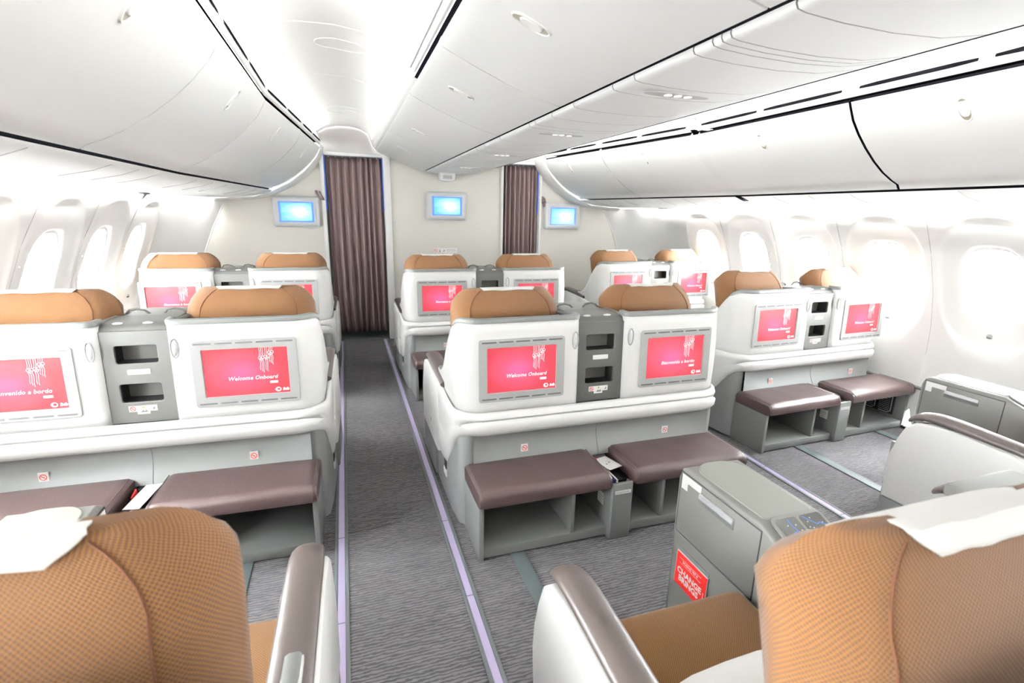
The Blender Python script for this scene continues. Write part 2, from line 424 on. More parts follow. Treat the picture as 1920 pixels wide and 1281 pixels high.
# ceilings: a dome over each aisle
DOME = [(-1.58, 2.17), (-1.56, 2.26), (-1.47, 2.315), (-1.32, 2.345), (-1.14, 2.35), (-1.0, 2.335), (-.92, 2.31), (-.862, 2.275), (-.80, 2.12)]
def dome(side):
    P = []; n = 34
    for i in range(n+1):
        y = Y0+(Y1-Y0)*i/n; row = []
        outx = upL(y)-(-1.525) if side < 0 else upR(y)-1.41
        for (x, z) in DOME:
            t = (x+.80)/(-.76)
            zz = z - .05*max(0, min(1, (y-3)/2.5))*min(1, max(0, (z-2.12)/.2))
            if side < 0: row.append((x+outx*t, y, zz))
            else: row.append((-x-.115*t+outx*t, y, zz))
        P.append(row)
    mb = MB(); mb.grid(P, 'panel', flip=(side > 0))
    # transverse panel joints and the oval escape-hatch covers
    return mb
for side in (-1, 1):
    mb = dome(side)
    struct(mb.build('ceiling', smooth=60))
def domez(side, x, y):
    pts = DOME
    if side > 0: x = -x
    for (xa, za), (xb, zb) in zip(pts, pts[1:]):
        if xa <= x <= xb: z = za+(zb-za)*(x-xa)/(xb-xa); break
    else: z = 2.3
    z -= .05*max(0, min(1, (y-3)/2.5))
    return z
for side in (-1, 1):
    for y in (2.0, 2.95, 3.9, 4.85):
        mb = MB(); ox = (upL(y)+1.525)
        xs = [-1.44+.53*i/14 for i in range(15)]
        mb.tube([(side*-x_, y, domez(side, side*-x_, y)-.001) for x_ in xs], .004, 'panel', 6); trim(mb)
for (xc, yc) in ((-1.1, 3.24), (-1.08, 5.05), (1.08, 3.24)):
    mb = MB(); s_ = -1 if xc < 0 else 1
    ring = [(xc+q[0], yc+q[1], domez(s_, xc+q[0], yc+q[1])-.002) for q in ellipse(0, 0, .135, .085, 32, 2.6)]
    mb.tube(ring, .004, 'panel', 6, closed=True); trim(mb)

# bulkhead: centre panel, side panels, headers, posts
def bulkpanel(name, outline, key, y=Y1, th=.03):
    mb = MB(); mb.prism(outline, 1, y, y+th, key); return struct(mb.build(name, smooth=0))
bulkpanel('wall_front', [(-.635, 0), (.665, 0), (.665, 2.3), (-.635, 2.3)], 'bulk')
bulkpanel('wall_front', [(-2.9, 0), (-1.33, 0), (-1.33, 2.3), (-2.9, 2.3)], 'bulk')
bulkpanel('wall_front', [(1.14, 0), (2.8, 0), (2.8, 2.3), (1.14, 2.3)], 'bulk')
bulkpanel('wall_front', [(-1.40, 2.035), (-.60, 2.035), (-.60, 2.42), (-1.40, 2.42)], 'hdr', Y1+.01)
bulkpanel('wall_front', [(.60, 2.035), (1.3, 2.035), (1.3, 2.42), (.60, 2.42)], 'hdr', Y1+.01)
bulkpanel('wall_back', [(-3, 0), (3, 0), (3, 2.5), (-3, 2.5)], 'bulk', Y0-.03)
mb = MB(); mb.box(-3, 3, Y1+.03, 7.7, 2.42, 2.45, 'galley'); struct(mb.build('ceiling', smooth=0))
mb = MB(); mb.box(-3.03, -3, Y1, 7.7, 0, 2.45, 'galley'); struct(mb.build('wall_left', smooth=0))
mb = MB(); mb.box(3, 3.03, Y1, 7.7, 0, 2.45, 'galley'); struct(mb.build('wall_right', smooth=0))
bulkpanel('wall_galley', [(-3, 0), (3, 0), (3, 2.5), (-3, 2.5)], 'galley', 7.6)
for x0, x1 in ((-.70, -.625), (.635, .665), (-1.345, -1.305), (1.12, 1.15)):
    mb = MB(); mb.box(x0, x1, Y1-.035, Y1+.06, 0, 2.06, 'panel', .012); trim(mb)
# blue mood light strips beside the curtains
for x0, x1 in ((-1.307, -1.295), (-.708, -.700), (1.112, 1.12)):
    mb = MB(); mb.box(x0, x1, Y1+.02, Y1+.035, 1.45, 2.04, 'moodblue'); trim(mb)
mb = MB(); mb.box(-1.30, -.70, Y1-.012, Y1+.05, 2.005, 2.04, 'silver', .006); trim(mb)
mb = MB(); mb.box(.665, 1.12, Y1-.012, Y1+.05, 2.01, 2.04, 'silver', .006); trim(mb)
# cream trim along the sidewall edge at the bulkhead
for side in (-1, 1):
    mb = MB(); mb.tube([(wallx(side, Y1, z)-side*.004, Y1-.004, z) for z in (1.535, 1.47, 1.36, 1.25, 1.1, 1.0, .75, .5, .25, 0)], .008, 'white', 6); trim(mb)
# skirting rail along the right sidewall
mb = MB(); mb.tube([(wallx(1, y, .31)-.012, y, .315) for y in (2.28, 2.4, 2.6, 2.8, 3.2)], .012, 'rim', 8)
mb.box(wallx(1, 2.3, .1)-.012, wallx(1, 2.3, .1)+.01, 2.2, 3.0, .0, .02, 'dark'); trim(mb)

# ================================================================== OVERHEAD BINS
def door_profile(side, far=False):   # rel x (outward), z
    zb = 1.645 if side < 0 else 1.635
    return [(.0, 2.055), (.012, 2.03), (.045, 1.97), (.10, 1.905), (.17, 1.838), (.25, 1.773), (.33, 1.72), (.41, 1.68), (.462, 1.66), (.48, zb)]
def upx(side, y): return upL(y) if side < 0 else upR(y)
def sx3(side, y, rel, z): return (upx(side, y)+side*rel, y, z)
def oval_latch(center, nrm, along, name='latch', a=.045, b_=.026, parent=None):
    """recessed oval paddle latch; along = long direction"""
    n = Vector(nrm).normalized(); u = Vector(along).normalized(); v = n.cross(u); c = Vector(center)
    mb = MB()
    def ring(a_, b2, d, k=26): return [c+u*p[0]+v*p[1]+n*d for p in ellipse(0, 0, a_, b2, k, 2.3)]
    R = [ring(a+.005, b_+.005, -.004), ring(a+.002, b_+.002, .005), ring(a-.002, b_-.002, .005), ring(a-.004, b_-.004, .0012)]
    mb.grid([[r_[i] for r_ in R] for i in range(26)], 'panel', closed_u=True)
    rr = ring(a-.004, b_-.004, .0012); mb.add(rr, [list(range(26))], 'latch')
    pad = [ring(a*.62, b_*.82, .001), ring(a*.55, b_*.68, .006)]
    mb.grid([[r_[i] for r_ in pad] for i in range(26)], 'panel', closed_u=True); mb.add(pad[1], [list(range(26))], 'panel')
    return mb.build(name, parent, smooth=50)
def side_bin(side, ya, yb, latch_y, label, slots):
    root = empty('overhead_bin', (0, 0, 0), 0, label, 'overhead bin', 'overhead bins on the %s side' % ('left' if side < 0 else 'right'))
    g = .006; n = 6
    prof = door_profile(side)
    g = .0075 if side > 0 and 2.17 in (ya, yb) else .006
    ysl = [ya+g+(yb-ya-2*g)*i/n for i in range(n+1)]
    if ya < YK < yb: ysl = sorted(set(ysl+[YK]))
    mb = MB(); fl = (side > 0)
    mb.grid([[sx3(side, y, r_, z) for r_, z in prof] for y in ysl], 'panel', flip=fl)
    for y, ff in ((ysl[0], not fl), (ysl[-1], fl)):      # door edges
        dk = side > 0 and abs(y-2.17) < .02
        if dk: y += .004*(1 if y < 2.17 else -1)
        mb.grid([[sx3(side, y, r_, z), sx3(side, y, r_+.015, z+.02)] for r_, z in prof], 'black' if dk else 'panel', flip=ff)
    door = mb.build('bin_door', root, smooth=50)
    lz = 1.94; lr = .072
    c = sx3(side, latch_y, lr, lz); nn = (-side*.77, 0, -.64); al = (side*.64, 0, -.77)
    oval_latch(Vector(c), nn, al, 'door_latch', .058, .027, door)
    # housing behind: dark gap body
    mb = MB()
    hp = [(.02, 2.072), (.03, 2.03), (.12, 1.925), (.27, 1.79), (.43, 1.69), (.50, 1.665), (.50, 1.64), (.95, 1.60), (.95, 2.10), (.02, 2.10)]
    ys2 = [ya, YK, yb] if ya < YK < yb else [ya, yb]
    mb.grid([[sx3(side, y, r_, z) for r_, z in hp] for y in ys2], 'black', flip=fl)
    mb.build('bin_body', root, smooth=0)
    # valance under the door
    mb = MB(); vp = [(.478, 1.632 if side < 0 else 1.622), (.49, 1.618), (.56, 1.592), (.68, 1.566), (.80, 1.553), (.90, 1.546)]
    def vx(y, r_, z):
        if r_ > .7:
            t = (r_-.7)/.2; tgt = wallx(side, y, 1.535)-side*.03
            return ((1-t)*(upx(side, y)+side*.7)+t*tgt, y, z)
        return sx3(side, y, r_, z)
    ysv = [y for y in ([ya, 3.4, 5.3, yb]) if ya <= y <= yb]
    mb.grid([[vx(y, r_, z) for r_, z in vp] for y in sorted(set(ysv))], 'panel', flip=fl)
    for k in range(1, 4):
        y = ya+(yb-ya)*k/4; mb.tube([vx(y, r_, z-.001) for r_, z in vp[1:4]], .0016, 'bezel', 5)
    mb.build('valance', root, smooth=50)
    # crown above the door with two dark air slots
    cp = [(.005, 2.079), (-.006, 2.086), (-.010, 2.10), (.0, 2.14), (.03, 2.2), (.052, 2.24), (.06, 2.238)]
    mb = MB(); mb.grid([[sx3(side, y, r_, z) for r_, z in cp] for y in ys2], 'panel', flip=fl)
    mb.build('crown_panel', root, smooth=50)
    for (sa, sb) in slots:
        mb = MB(); P = []
        for y in [sa+(sb-sa)*i/6 for i in range(7)]:
            t_ = .009 if sa < y < sb else .006
            P.append([(upx(side, y)+side*(-.0115+.05*0), y, 2.116-t_), (upx(side, y)+side*-.0085, y, 2.116+t_)])
        mb.grid(P, 'black', flip=fl); mb.build('air_slot', root, smooth=0, solid=.002, off=0)
    return root
LB = [(-1.45, -.2, -.8, 'white overhead bin on the left side, above and behind the camera'),
      (-.2, 1.02, .45, 'white overhead bin on the left side, nearest one above the window seats'),
      (1.02, 2.25, 1.62, 'white left overhead bin whose latch touches the top edge of the photo'),
      (2.25, 3.4, 2.80, 'white left overhead bin just before the bend in the row'),
      (3.4, 4.6, 3.95, 'white left overhead bin just after the bend in the row'),
      (4.6, 5.68, 5.1, 'left overhead bin farthest away, next to the bulkhead')]
for ya, yb, ly, lab in LB:
    q = (yb-ya); side_bin(-1, ya, yb, ly, lab, [(ya+.05, ya+q*.5-.03), (ya+q*.5+.03, yb-.05)])
RB = [(-1.3, -.05, -.7, 'white overhead bin on the right side, above and behind the camera'),
      (-.05, .97, .45, 'white right overhead bin nearest the camera, past the right edge'),
      (.97, 2.17, 1.66, 'large white right overhead bin with a dark gap down its left side'),
      (2.17, 3.40, 2.82, 'white right overhead bin second from the right edge of the photo'),
      (3.46, 4.62, 4.05, 'white right overhead bin just beyond the bend, second from the bulkhead'),
      (4.62, 5.68, 5.25, 'right overhead bin farthest away, next to the right curtain')]
for ya, yb, ly, lab in RB:
    q = (yb-ya); side_bin(1, ya, yb, ly, lab, [(ya+.05, ya+q*.5-.03), (ya+q*.5+.03, yb-.05)])
# rounded end mouldings of the bin rows at the bulkhead
for side in (-1, 1):
    ep = [(-.01, 2.09), (.0, 2.03), (.03, 1.96), (.10, 1.87), (.17, 1.80), (.29, 1.705), (.38, 1.655), (.47, 1.61), (.63, 1.555), (.80, 1.53), (.99, 1.512)]
    mb = MB(); fl = side > 0
    P = []
    for y, d in ((5.685, .012), (5.72, -.006), (5.86, -.008), (5.9, .0)):
        P.append([((upx(side, y)+side*(r_+d*.5)) if r_ < .8 else wallx(side, y, z)-side*.01*(1 if r_ < .9 else -1), y, z+d) for r_, z in ep])
    mb.grid(P, 'white', flip=fl); struct(mb.build('trim_%d' % (60+side), smooth=50))
# seam strip on the right between the two straight and bent bins
mb = MB(); prof = door_profile(1); mb.grid([[sx3(1, y, r_-.002, z) for r_, z in prof] for y in (3.388, 3.468)], 'white', flip=True); struct(mb.build('trim_70', smooth=50))

# centre bins
CP = [(-.765, 2.075), (-.752, 2.062), (-.70, 2.038), (-.604, 1.998), (-.472, 1.947), (-.36, 1.912), (-.30, 1.897), (-.262, 1.889)]
def centre_bin(ya, yb, ly, label, latch=True):
    root = empty('overhead_bin', (0, 0, 0), 0, label, 'overhead bin', 'centre overhead bins')
    g = .004
    for sgn in (1, -1):   # left-facing door, and the mirror one facing the right aisle
        mb = MB()
        P = CP if sgn == 1 else [(-.64-(x+.245)*-.0-(x+.245)*-.22 if 0 else x, z) for x, z in CP]
        if sgn == 1:
            mb.grid([[(x, y, z) for x, z in CP] for y in (ya+g, yb-g)], 'panel', flip=True)
            for y, ff in ((ya+g, False), (yb-g, True)):
                mb.grid([[(x, y, z), (x+.01, y, z+.02)] for x, z in CP], 'panel', flip=ff)
            door = mb.build('bin_door', root, smooth=50)
            if latch: oval_latch(Vector((-.59, ly, 1.9935)), (-.36, 0, -.93), (.93, 0, -.36), 'door_latch', .062, .028, door)
        else:
            mb.grid([[(.66, y, 2.035), (.70, y, 2.07), (.74, y, 2.10), (.775, y, 2.13)] for y in (ya+g, yb-g)], 'panel')
            mb.build('bin_door', root, smooth=50)
    mb = MB(); mb.prism([(-.74, 2.10), (-.745, 2.085), (-.6, 2.03), (-.45, 1.972), (-.30, 1.915), (-.235, 1.897), (-.225, 1.897), (.58, 1.96), (.66, 2.06), (.75, 2.15), (-.74, 2.15)], 1, ya, yb, 'black')
    mb.build('bin_body', root, smooth=0)
    return root
CB = [(-1.2, -.1, -.6, 'white centre overhead bin above and behind the camera'),
      (-.1, .98, .45, 'white centre overhead bin directly over the nearest seat row'),
      (.98, 2.09, 1.55, 'white centre overhead bin with the largest latch, at the top middle of the photo'),
      (2.09, 2.98, 2.49, 'white centre overhead bin with the second largest latch'),
      (2.98, 4.30, 3.6, 'white centre overhead bin over the second row from the bulkhead'),
      (4.30, 5.88, 4.85, 'white centre overhead bin farthest away, ending at the bulkhead wall')]
for i, (ya, yb, ly, lab) in enumerate(CB):
    centre_bin(ya, yb, {3.6: 4.15-.35}.get(ly, ly), lab)
# crown of the centre bins: tall bright part near, low part far
mb = MB(); mb.grid([[(x, y, z) for x, z in ((-.770, 2.106), (-.780, 2.106), (-.80, 2.13), (-.835, 2.20), (-.862, 2.285))] for y in (Y0, 2.69)], 'panel', flip=True); trim(mb)
mb = MB(); mb.grid([[(x, y, z) for x, z in ((-.758, 2.078), (-.775, 2.085), (-.79, 2.10), (-.80, 2.125))] for y in (2.69, 5.88)], 'panel', flip=True); trim(mb)
mb = MB(); mb.grid([[(-x, y, z) for x, z in ((-.775, 2.13), (-.80, 2.16), (-.835, 2.22), (-.862, 2.285))] for y in (Y0, 5.88)], 'panel'); trim(mb)
# service panels below the centre bins, one per joint
SP = [(-.2325, 1.896), (-.2335, 1.888), (-.228, 1.879), (-.205, 1.8745), (-.10, 1.868), (.05, 1.866), (.2, 1.873), (.35, 1.897), (.48, 1.94), (.58, 1.988)]
joints = [-1.2, -.3, .55, .935, 1.125, 1.157, 1.19, 1.265, 1.56, 1.70, 2.02, 2.25, 2.46, 2.54, 3.05, 3.4, 3.62, 3.9, 4.1, 4.35, 4.8, 5.1, 5.4, 5.86]
lampat = {1.56: 1, 2.54: 1, 3.62: 1, 4.8: 1, .55: 0}
ORD = ['first', 'second', 'third', 'fourth', 'fifth', 'sixth', 'seventh', 'eighth', 'ninth', 'tenth', 'eleventh', 'twelfth', 'thirteenth', 'fourteenth', 'fifteenth', 'sixteenth', 'seventeenth', 'eighteenth', 'nineteenth', 'twentieth', 'twenty-first', 'twenty-second', 'twenty-third']
nj = len(joints)-1
for i, (ya, yb) in enumerate(zip(joints, joints[1:])):
    wid = 'wide' if yb-ya > .28 else 'narrow'
    lamp = ya in (1.56, 2.54, 3.62, 4.8)
    root = empty('service_panel', (0, ya, 0), 0, '%s ceiling panel%s under the centre bins, %s from the bulkhead' % (wid, ' with reading lamps' if lamp else '', ORD[nj-1-i]), 'ceiling panel', 'service panels under the centre bins')
    mb = MB(); g = .0022
    bow = lambda x: 0
    mb.grid([[(x, y-ya, z) for x, z in SP] for y in (ya+g, yb-g)], 'panel', flip=True)
    for y, ff in ((ya+g, False), (yb-g, True)):
        mb.grid([[(x, y-ya, z), (x, y-ya, z+.012)] for x, z in SP], 'bezel', flip=ff)
    mb.build('panel_shell', root, smooth=50)
    if lamp:
        ym = min(.09, (yb-ya)/2)
        mb = MB(); rg = [(-.02+q[0], ym+q[1], 1.8665) for q in ellipse(0, 0, .14, .035, 30, 2.4)]
        rg2 = [(-.02+q[0], ym+q[1], 1.8635) for q in ellipse(0, 0, .13, .027, 30, 2.4)]
        mb.grid([[a, b_] for a, b_ in zip(rg, rg2)], 'white', closed_u=True, flip=True); mb.add(rg2, [list(range(30))[::-1]], 'bezel'); fr = mb.build('lamp_housing', root)
        for xx in (-.055, -.015, .025):
            mb = MB(); mb.add([(xx+q[0], ym+q[1], 1.862) for q in ellipse(0, 0, .014, .014, 14)], [list(range(14))[::-1]], 'lamp'); mb.build('reading_lamp', fr, smooth=0)
mb = MB(); mb.box(-.23, .60, Y0, 5.88, 1.99, 2.0, 'panel'); trim(mb)
# round lip rail on the right edge of the centre row
mb = MB(); mb.tube([(.60, y, 2.01) for y in (Y0, 5.88)], .030, 'white', 14); trim(mb)
# cove lamps
strip('cove_lamp', (-1.535, Y0, 2.225), (-1.535, 3.4, 2.225), (.5, 0, 1), .025, COVE*.4)
strip('cove_lamp', (-1.535, 3.4, 2.225), (-1.325, 5.75, 2.20), (.5, 0, 1), .025, COVE*.2)
strip('cove_lamp', (-.85, Y0, 2.22), (-.85, 2.65, 2.22), (-1, 0, -.05), .10, COVE*1.2)
strip('cove_lamp', (-.812, 2.75, 2.16), (-.812, 5.7, 2.16), (-1, 0, .4), .03, COVE*.35)
strip('cove_lamp', (1.42, Y0, 2.225), (1.42, 3.4, 2.225), (-.5, 0, 1), .025, COVE)
strip('cove_lamp', (1.42, 3.4, 2.225), (1.08, 5.75, 2.20), (-.5, 0, 1), .025, COVE*.45)
strip('cove_lamp', (.84, Y0, 2.20), (.84, 5.6, 2.20), (1, 0, .05), .05, COVE*1.2)
# housing box at the end of the centre bins
root = empty('ceiling_sensor', (-.035, 5.72, 1.86), 0, 'small white box hanging under the centre bins before the bulkhead', 'sensor')
mb = MB(); mb.prism([(-.085, .01), (-.085, -.05), (-.07, -.075), (-.03, -.082), (.03, -.082), (.07, -.075), (.085, -.05), (.085, .01)], 1, -.05, .05, 'white', .008, 3); mb.build('housing', root)
mb = MB(); mb.box(-.05, .05, -.053, -.049, -.055, -.02, 'bezel', .004); mb.build('lens', root)

# ================================================================== BULKHEAD FITTINGS
def wall_tv(xc, zc, label, side_show):
    root = empty('wall_monitor', (xc, Y1, zc), 0, label, 'monitor', 'blue wall monitors')
    mb = MB(); W_, H_ = .23, .155
    mb.add([], [], 'tvframe')
    P = []
    for (gx, d) in ((0, 0.0), (.0, -.045), (-.012, -.062), (-.03, -.068)):
        P.append([(x, d, z) for x, z in rrect(-W_-gx*1, W_+gx*1, -H_-gx, H_+gx, .025)])
    mb.grid([[r_[i] for r_ in P] for i in range(len(P[0]))], 'tvframe', closed_u=True, flip=True)
    hole = [rrect(-W_+.03, W_-.03, -H_+.03, H_-.03, .02)[::-1], rrect(-.17, .17, -.104, .104, .004)]
    mb.mesh(flat(hole, .003), 'tvframe', faceY(0, -.066, 0))
    mb.build('monitor_frame', root, smooth=40)
    mb = MB(); mb.add([(-.17, -.062, -.103), (.17, -.062, -.103), (.17, -.062, .103), (-.17, -.062, .103)], [(0, 1, 2, 3)], 'tv')
    mb.build('screen', root, smooth=0)
wall_tv(-1.60, 1.425, 'grey framed blue wall monitor left of the left curtain', 1)
wall_tv(-.012, 1.518, 'grey framed blue wall monitor on the middle bulkhead between the curtains', 1)
wall_tv(1.42, 1.43, 'grey framed blue wall monitor right of the right curtain', -1)

def curtain(x0, x1, zb, zt, y, folds, label, seed):
    rnd = random.Random(seed); n = folds*14; P = []
    phs = []; t = 0
    wv = [rnd.uniform(.7, 1.35) for _ in range(folds)]; tot = sum(wv); acc = [0]
    for q in wv: acc.append(acc[-1]+q/tot)
    amps = [rnd.uniform(.6, 1.15) for _ in range(folds)]; drift = [rnd.uniform(-.03, .03) for _ in range(folds+1)]
    for i in range(n+1):
        u = i/n; k = 0
        while k < folds-1 and u > acc[k+1]: k += 1
        loc = (u-acc[k])/(acc[k+1]-acc[k]); row = []
        for j in range(19):
            v = j/18; z = zt+(zb-zt)*v
            a = .034+.014*v
            yy = a*amps[k]*math.sin(loc*2*PI)
            yy += .01*v*math.sin(u*7+seed)
            dx = (drift[k]*(1-loc)+drift[k+1]*loc)*v*v
            if k == 0: dx *= loc
            if k == folds-1: dx *= (1-loc)
            xx = x0+(x1-x0)*u+dx + .016*math.sin(loc*4*PI)
            row.append((xx, y+yy, z))
        P.append(row)
    mb = MB(); mb.grid(P, 'curtain', flip=False)
    root = empty('curtain', ((x0+x1)/2, y, zb), 0, label, 'curtain', 'mauve brown curtains in the bulkhead doorways')
    for q in range(len(mb.v)): mb.v[q] = mb.v[q]-Vector(root.location)
    mb.build('curtain_cloth', root, smooth=60, solid=.003)
    mb = MB()
    for i in range(folds):
        x = x0+(x1-x0)*(acc[i]+acc[i+1])/2-root.location.x
        mb.box(x-.004, x+.004, -.003, .003, zt-zb-.005, zt-zb+.02, 'white')
    mb.build('curtain_hook', root)
curtain(-1.285, -.712, .085, 1.995, 5.965, 8, 'tall pleated brown curtain in the left aisle doorway', 3)
curtain(.672, 1.108, .085, 2.0, 5.965, 8, 'pleated brown curtain in the right aisle doorway', 5)
def tie(x, z, lean, label):
    root = empty('curtain_tie', (x, Y1-.01, z), 0, label, 'curtain tie', 'curtain tie straps')
    mb = MB(); X = Matrix.Rotation(lean, 4, 'Y')
    mb.tube([X @ Vector(p) for p in ((-.02, 0, .055), (-.024, -.02, .03), (-.02, -.03, -.01), (0, -.035, -.045), (.014, -.03, -.055), (.02, -.02, -.035), (.018, -.015, .0), (.006, -.012, .04))], .008, 'curtain', 8, sx=1.6)
    mb.build('strap', root); mb = MB(); mb.box(-.012, .012, -.012, .01, .035, .055, 'chrome', .003); mb.build('clip', root)
tie(-1.358, 1.60, -.35, 'brown strap hanging on the wall beside the left monitor')
tie(1.175, 1.60, .2, 'brown looped strap on the wall beside the right monitor')
# placard on the middle bulkhead
def nosmoke(mb, x, y, z, r, X=None):
    X0 = faceY(x, y-.0004, z)
    mb.mesh(flat([ellipse(0, 0, r, r, 24), ellipse(0, 0, r*.76, r*.76, 24)]), 'red', X0)
    mb.mesh(flat([[(-r*.62, r*.48), (-r*.48, r*.62), (r*.62, -r*.48), (r*.48, -r*.62)]]), 'red', X0)
    mb.mesh(flat([[(-r*.55, -.1*r), (r*.4, -.1*r), (r*.4, .12*r), (-r*.55, .12*r)]]), 'inkgrey', faceY(x, y-.0002, z))
mb = MB(); mb.box(-.165, .112, Y1-.002, Y1, .992, 1.046, 'sticker', .001)
nosmoke(mb, -.14, Y1-.002, 1.02, .02)
mb.mesh(flat([[(-.10, 1.0), (-.085, 1.0), (-.088, 1.02), (-.0925, 1.035), (-.097, 1.02)]]), 'inkgrey', faceY(0, Y1-.0025, 0)); mb.mesh(flat([[(-.06, 1.005), (-.035, 1.01), (-.038, 1.03), (-.045, 1.018)]]), 'inkgrey', faceY(0, Y1-.0025, 0))
for k in range(2): mb.box(-.01, .10, Y1-.0026, Y1-.002, 1.012+.013*k, 1.014+.013*k, 'inkgrey')
tag(mb.build('wall_placard', smooth=0), 'small white safety placard on the middle bulkhead above the far seat', 'placard')
# crew handset hook left on the bulkhead post
mb = MB(); mb.box(-.60, -.585, Y1-.02, Y1, 1.33, 1.35, 'white', .003); mb.box(-.595, -.59, Y1-.024, Y1-.02, 1.335, 1.345, 'slot')
tag(mb.build('wall_hook', smooth=0), 'tiny white hook plate on the bulkhead just right of the left doorway post', 'hook')

# ================================================================== TWIN SEAT
LEAN = .0426
def ly(z): return LEAN*(z-1)
def arcpts(cx, cy, r, a0, a1, n=6): return [(cx+r*math.cos(math.radians(a0+(a1-a0)*i/n)), cy+r*math.sin(math.radians(a0+(a1-a0)*i/n))) for i in range(n+1)]
WT = [(-.2, 1.0), (.06, 1.0), (.11, .975), (.16, .93), (.20, .885), (.235, .84), (.27, .785), (.31, .735), (.37, .685), (.45, .655), (.6, .65)]
def wingtop(y):
    for (ya, za), (yb, zb) in zip(WT, WT[1:]):
        if y <= yb: return za+(zb-za)*(y-ya)/(yb-ya)
    return .65
def shell_path(sgn, outer):   # plan from front of the outer wing, around the back, to the inner return
    P = [(-outer, .50), (-outer, .42), (-outer, .34), (-outer, .28), (-outer, .235), (-outer, .20), (-outer, .16)]
    P += arcpts(-outer+.11, .11, .11, 180, 270, 8)
    P += [(-.45, 0), (-.30, 0)]
    P += arcpts(-.15, .03, .03, 270, 360, 5)
    P += [(-.12, .07)]
    return [(p[0]*-sgn*-1 if sgn < 0 else -p[0], p[1]) for p in P] if sgn > 0 else P
TEXTS = {}
def headrest(near, xc, parent):
    levels = [(.70, .278, .10), (.90, .278, .13), (.985, .278, .14), (1.02, .273, .14), (1.045, .262, .130), (1.065, .247, .115), (1.082, .230, .095), (1.095, .213, .075), (1.103, .196, .058), (1.105, .12, .045)]
    HB = .185
    def ring(z, hw, dp):
        cx = hw-.075
        # back face (towards -y), folded side faces, front
        pts = []
        for x, y in ((-cx, .0), (-cx*.66, -.006), (-cx*.33, -.009), (0, -.010), (cx*.33, -.009), (cx*.66, -.006), (cx, .0)): pts.append((x, y))
        pts += [(cx+.028, .012), (hw-.02, .045), (hw-.004, .075), (hw, .095), (hw-.012, dp-.008)]
        pts += [(hw-.05, dp+.008), (cx*.5, dp+.0), (0, dp-.004), (-cx*.5, dp), (-hw+.05, dp+.008)]
        pts += [(-hw+.012, dp-.008), (-hw, .095), (-hw+.004, .075), (-hw+.02, .045), (-cx-.028, .012)]
        c = .06; sc_ = dp/.14; pts = pts[14:]+pts[:14]
        return [(xc+x, HB+ly(z)+y*sc_+.5*max(0, z-.98), z) for x, y in pts]
    R = [ring(*l) for l in levels]; n = len(R[0])
    mb = MB(); mb.grid([[R[k][i] for k in range(len(R))] for i in range(n)], 'fab', closed_u=True, cloth=2)
    mb.add(R[-1], [list(range(n))], 'fab')
    o = mb.build('headrest', parent, smooth=48)
    # piping seams along the folds
    for i in ((n-14) % n, (n-8) % n):
        mb = MB(); mb.tube([Vector(R[k][i])+Vector((0, -.001, 0)) for k in range(1, 8)], .0016, 'fabseam', 6)
        mb.build('seam_piping', o)
    # white cloth over the top: tapered back flap, over the crown, down the front
    rows = []
    path = [(-.125, 1.045), (-.14, 1.075), (-.148, 1.095), (-.15, 1.1085)]
    mb = MB(); nx = 12
    def backy(x, z):     # back face y at that height
        for k in range(len(levels)-1):
            if levels[k][0] <= z <= levels[k+1][0]:
                t = (z-levels[k][0])/(levels[k+1][0]-levels[k][0]); dp = levels[k][2]*(1-t)+levels[k+1][2]*t; break
        else: dp = .05
        c = .06; return HB+ly(z)-.010*dp/.14+.5*max(0, z-.98)
    G = []
    for z, hw_ in (((1.080, .104), (1.087, .114), (1.093, .124), (1.099, .132), (1.104, .137), (1.1065, .140)) if near else ((1.094, .125), (1.101, .132), (1.1065, .137))):
        G.append([(xc-hw_+2*hw_*i/nx+0, backy(0, min(z, 1.1045))-.0045-.001*math.sin(i*1.7), z+.002+.0015*math.sin(i*.9)) for i in range(nx+1)])
    for dy, z in ((.006, 1.1085), (.017, 1.1075)):
        G.append([(xc-.135+.27*i/nx, backy(0, 1.1045)+dy, z) for i in range(nx+1)])
    for z in (1.097, 1.085, 1.07, 1.045, 1.0, .9, .82):
        G.append([(xc-.125+.25*i/nx, HB+ly(z)+.006+(.142 if z < 1.03 else .148*{1.045: .862, 1.07: .60, 1.085: .42, 1.097: .26}[z])+.5*max(0, z-.98), z) for i in range(nx+1)])
    mb.grid(G, 'cover', flip=True); mb.build('headrest_cover', o, smooth=60, solid=.0025, off=0)
    return o

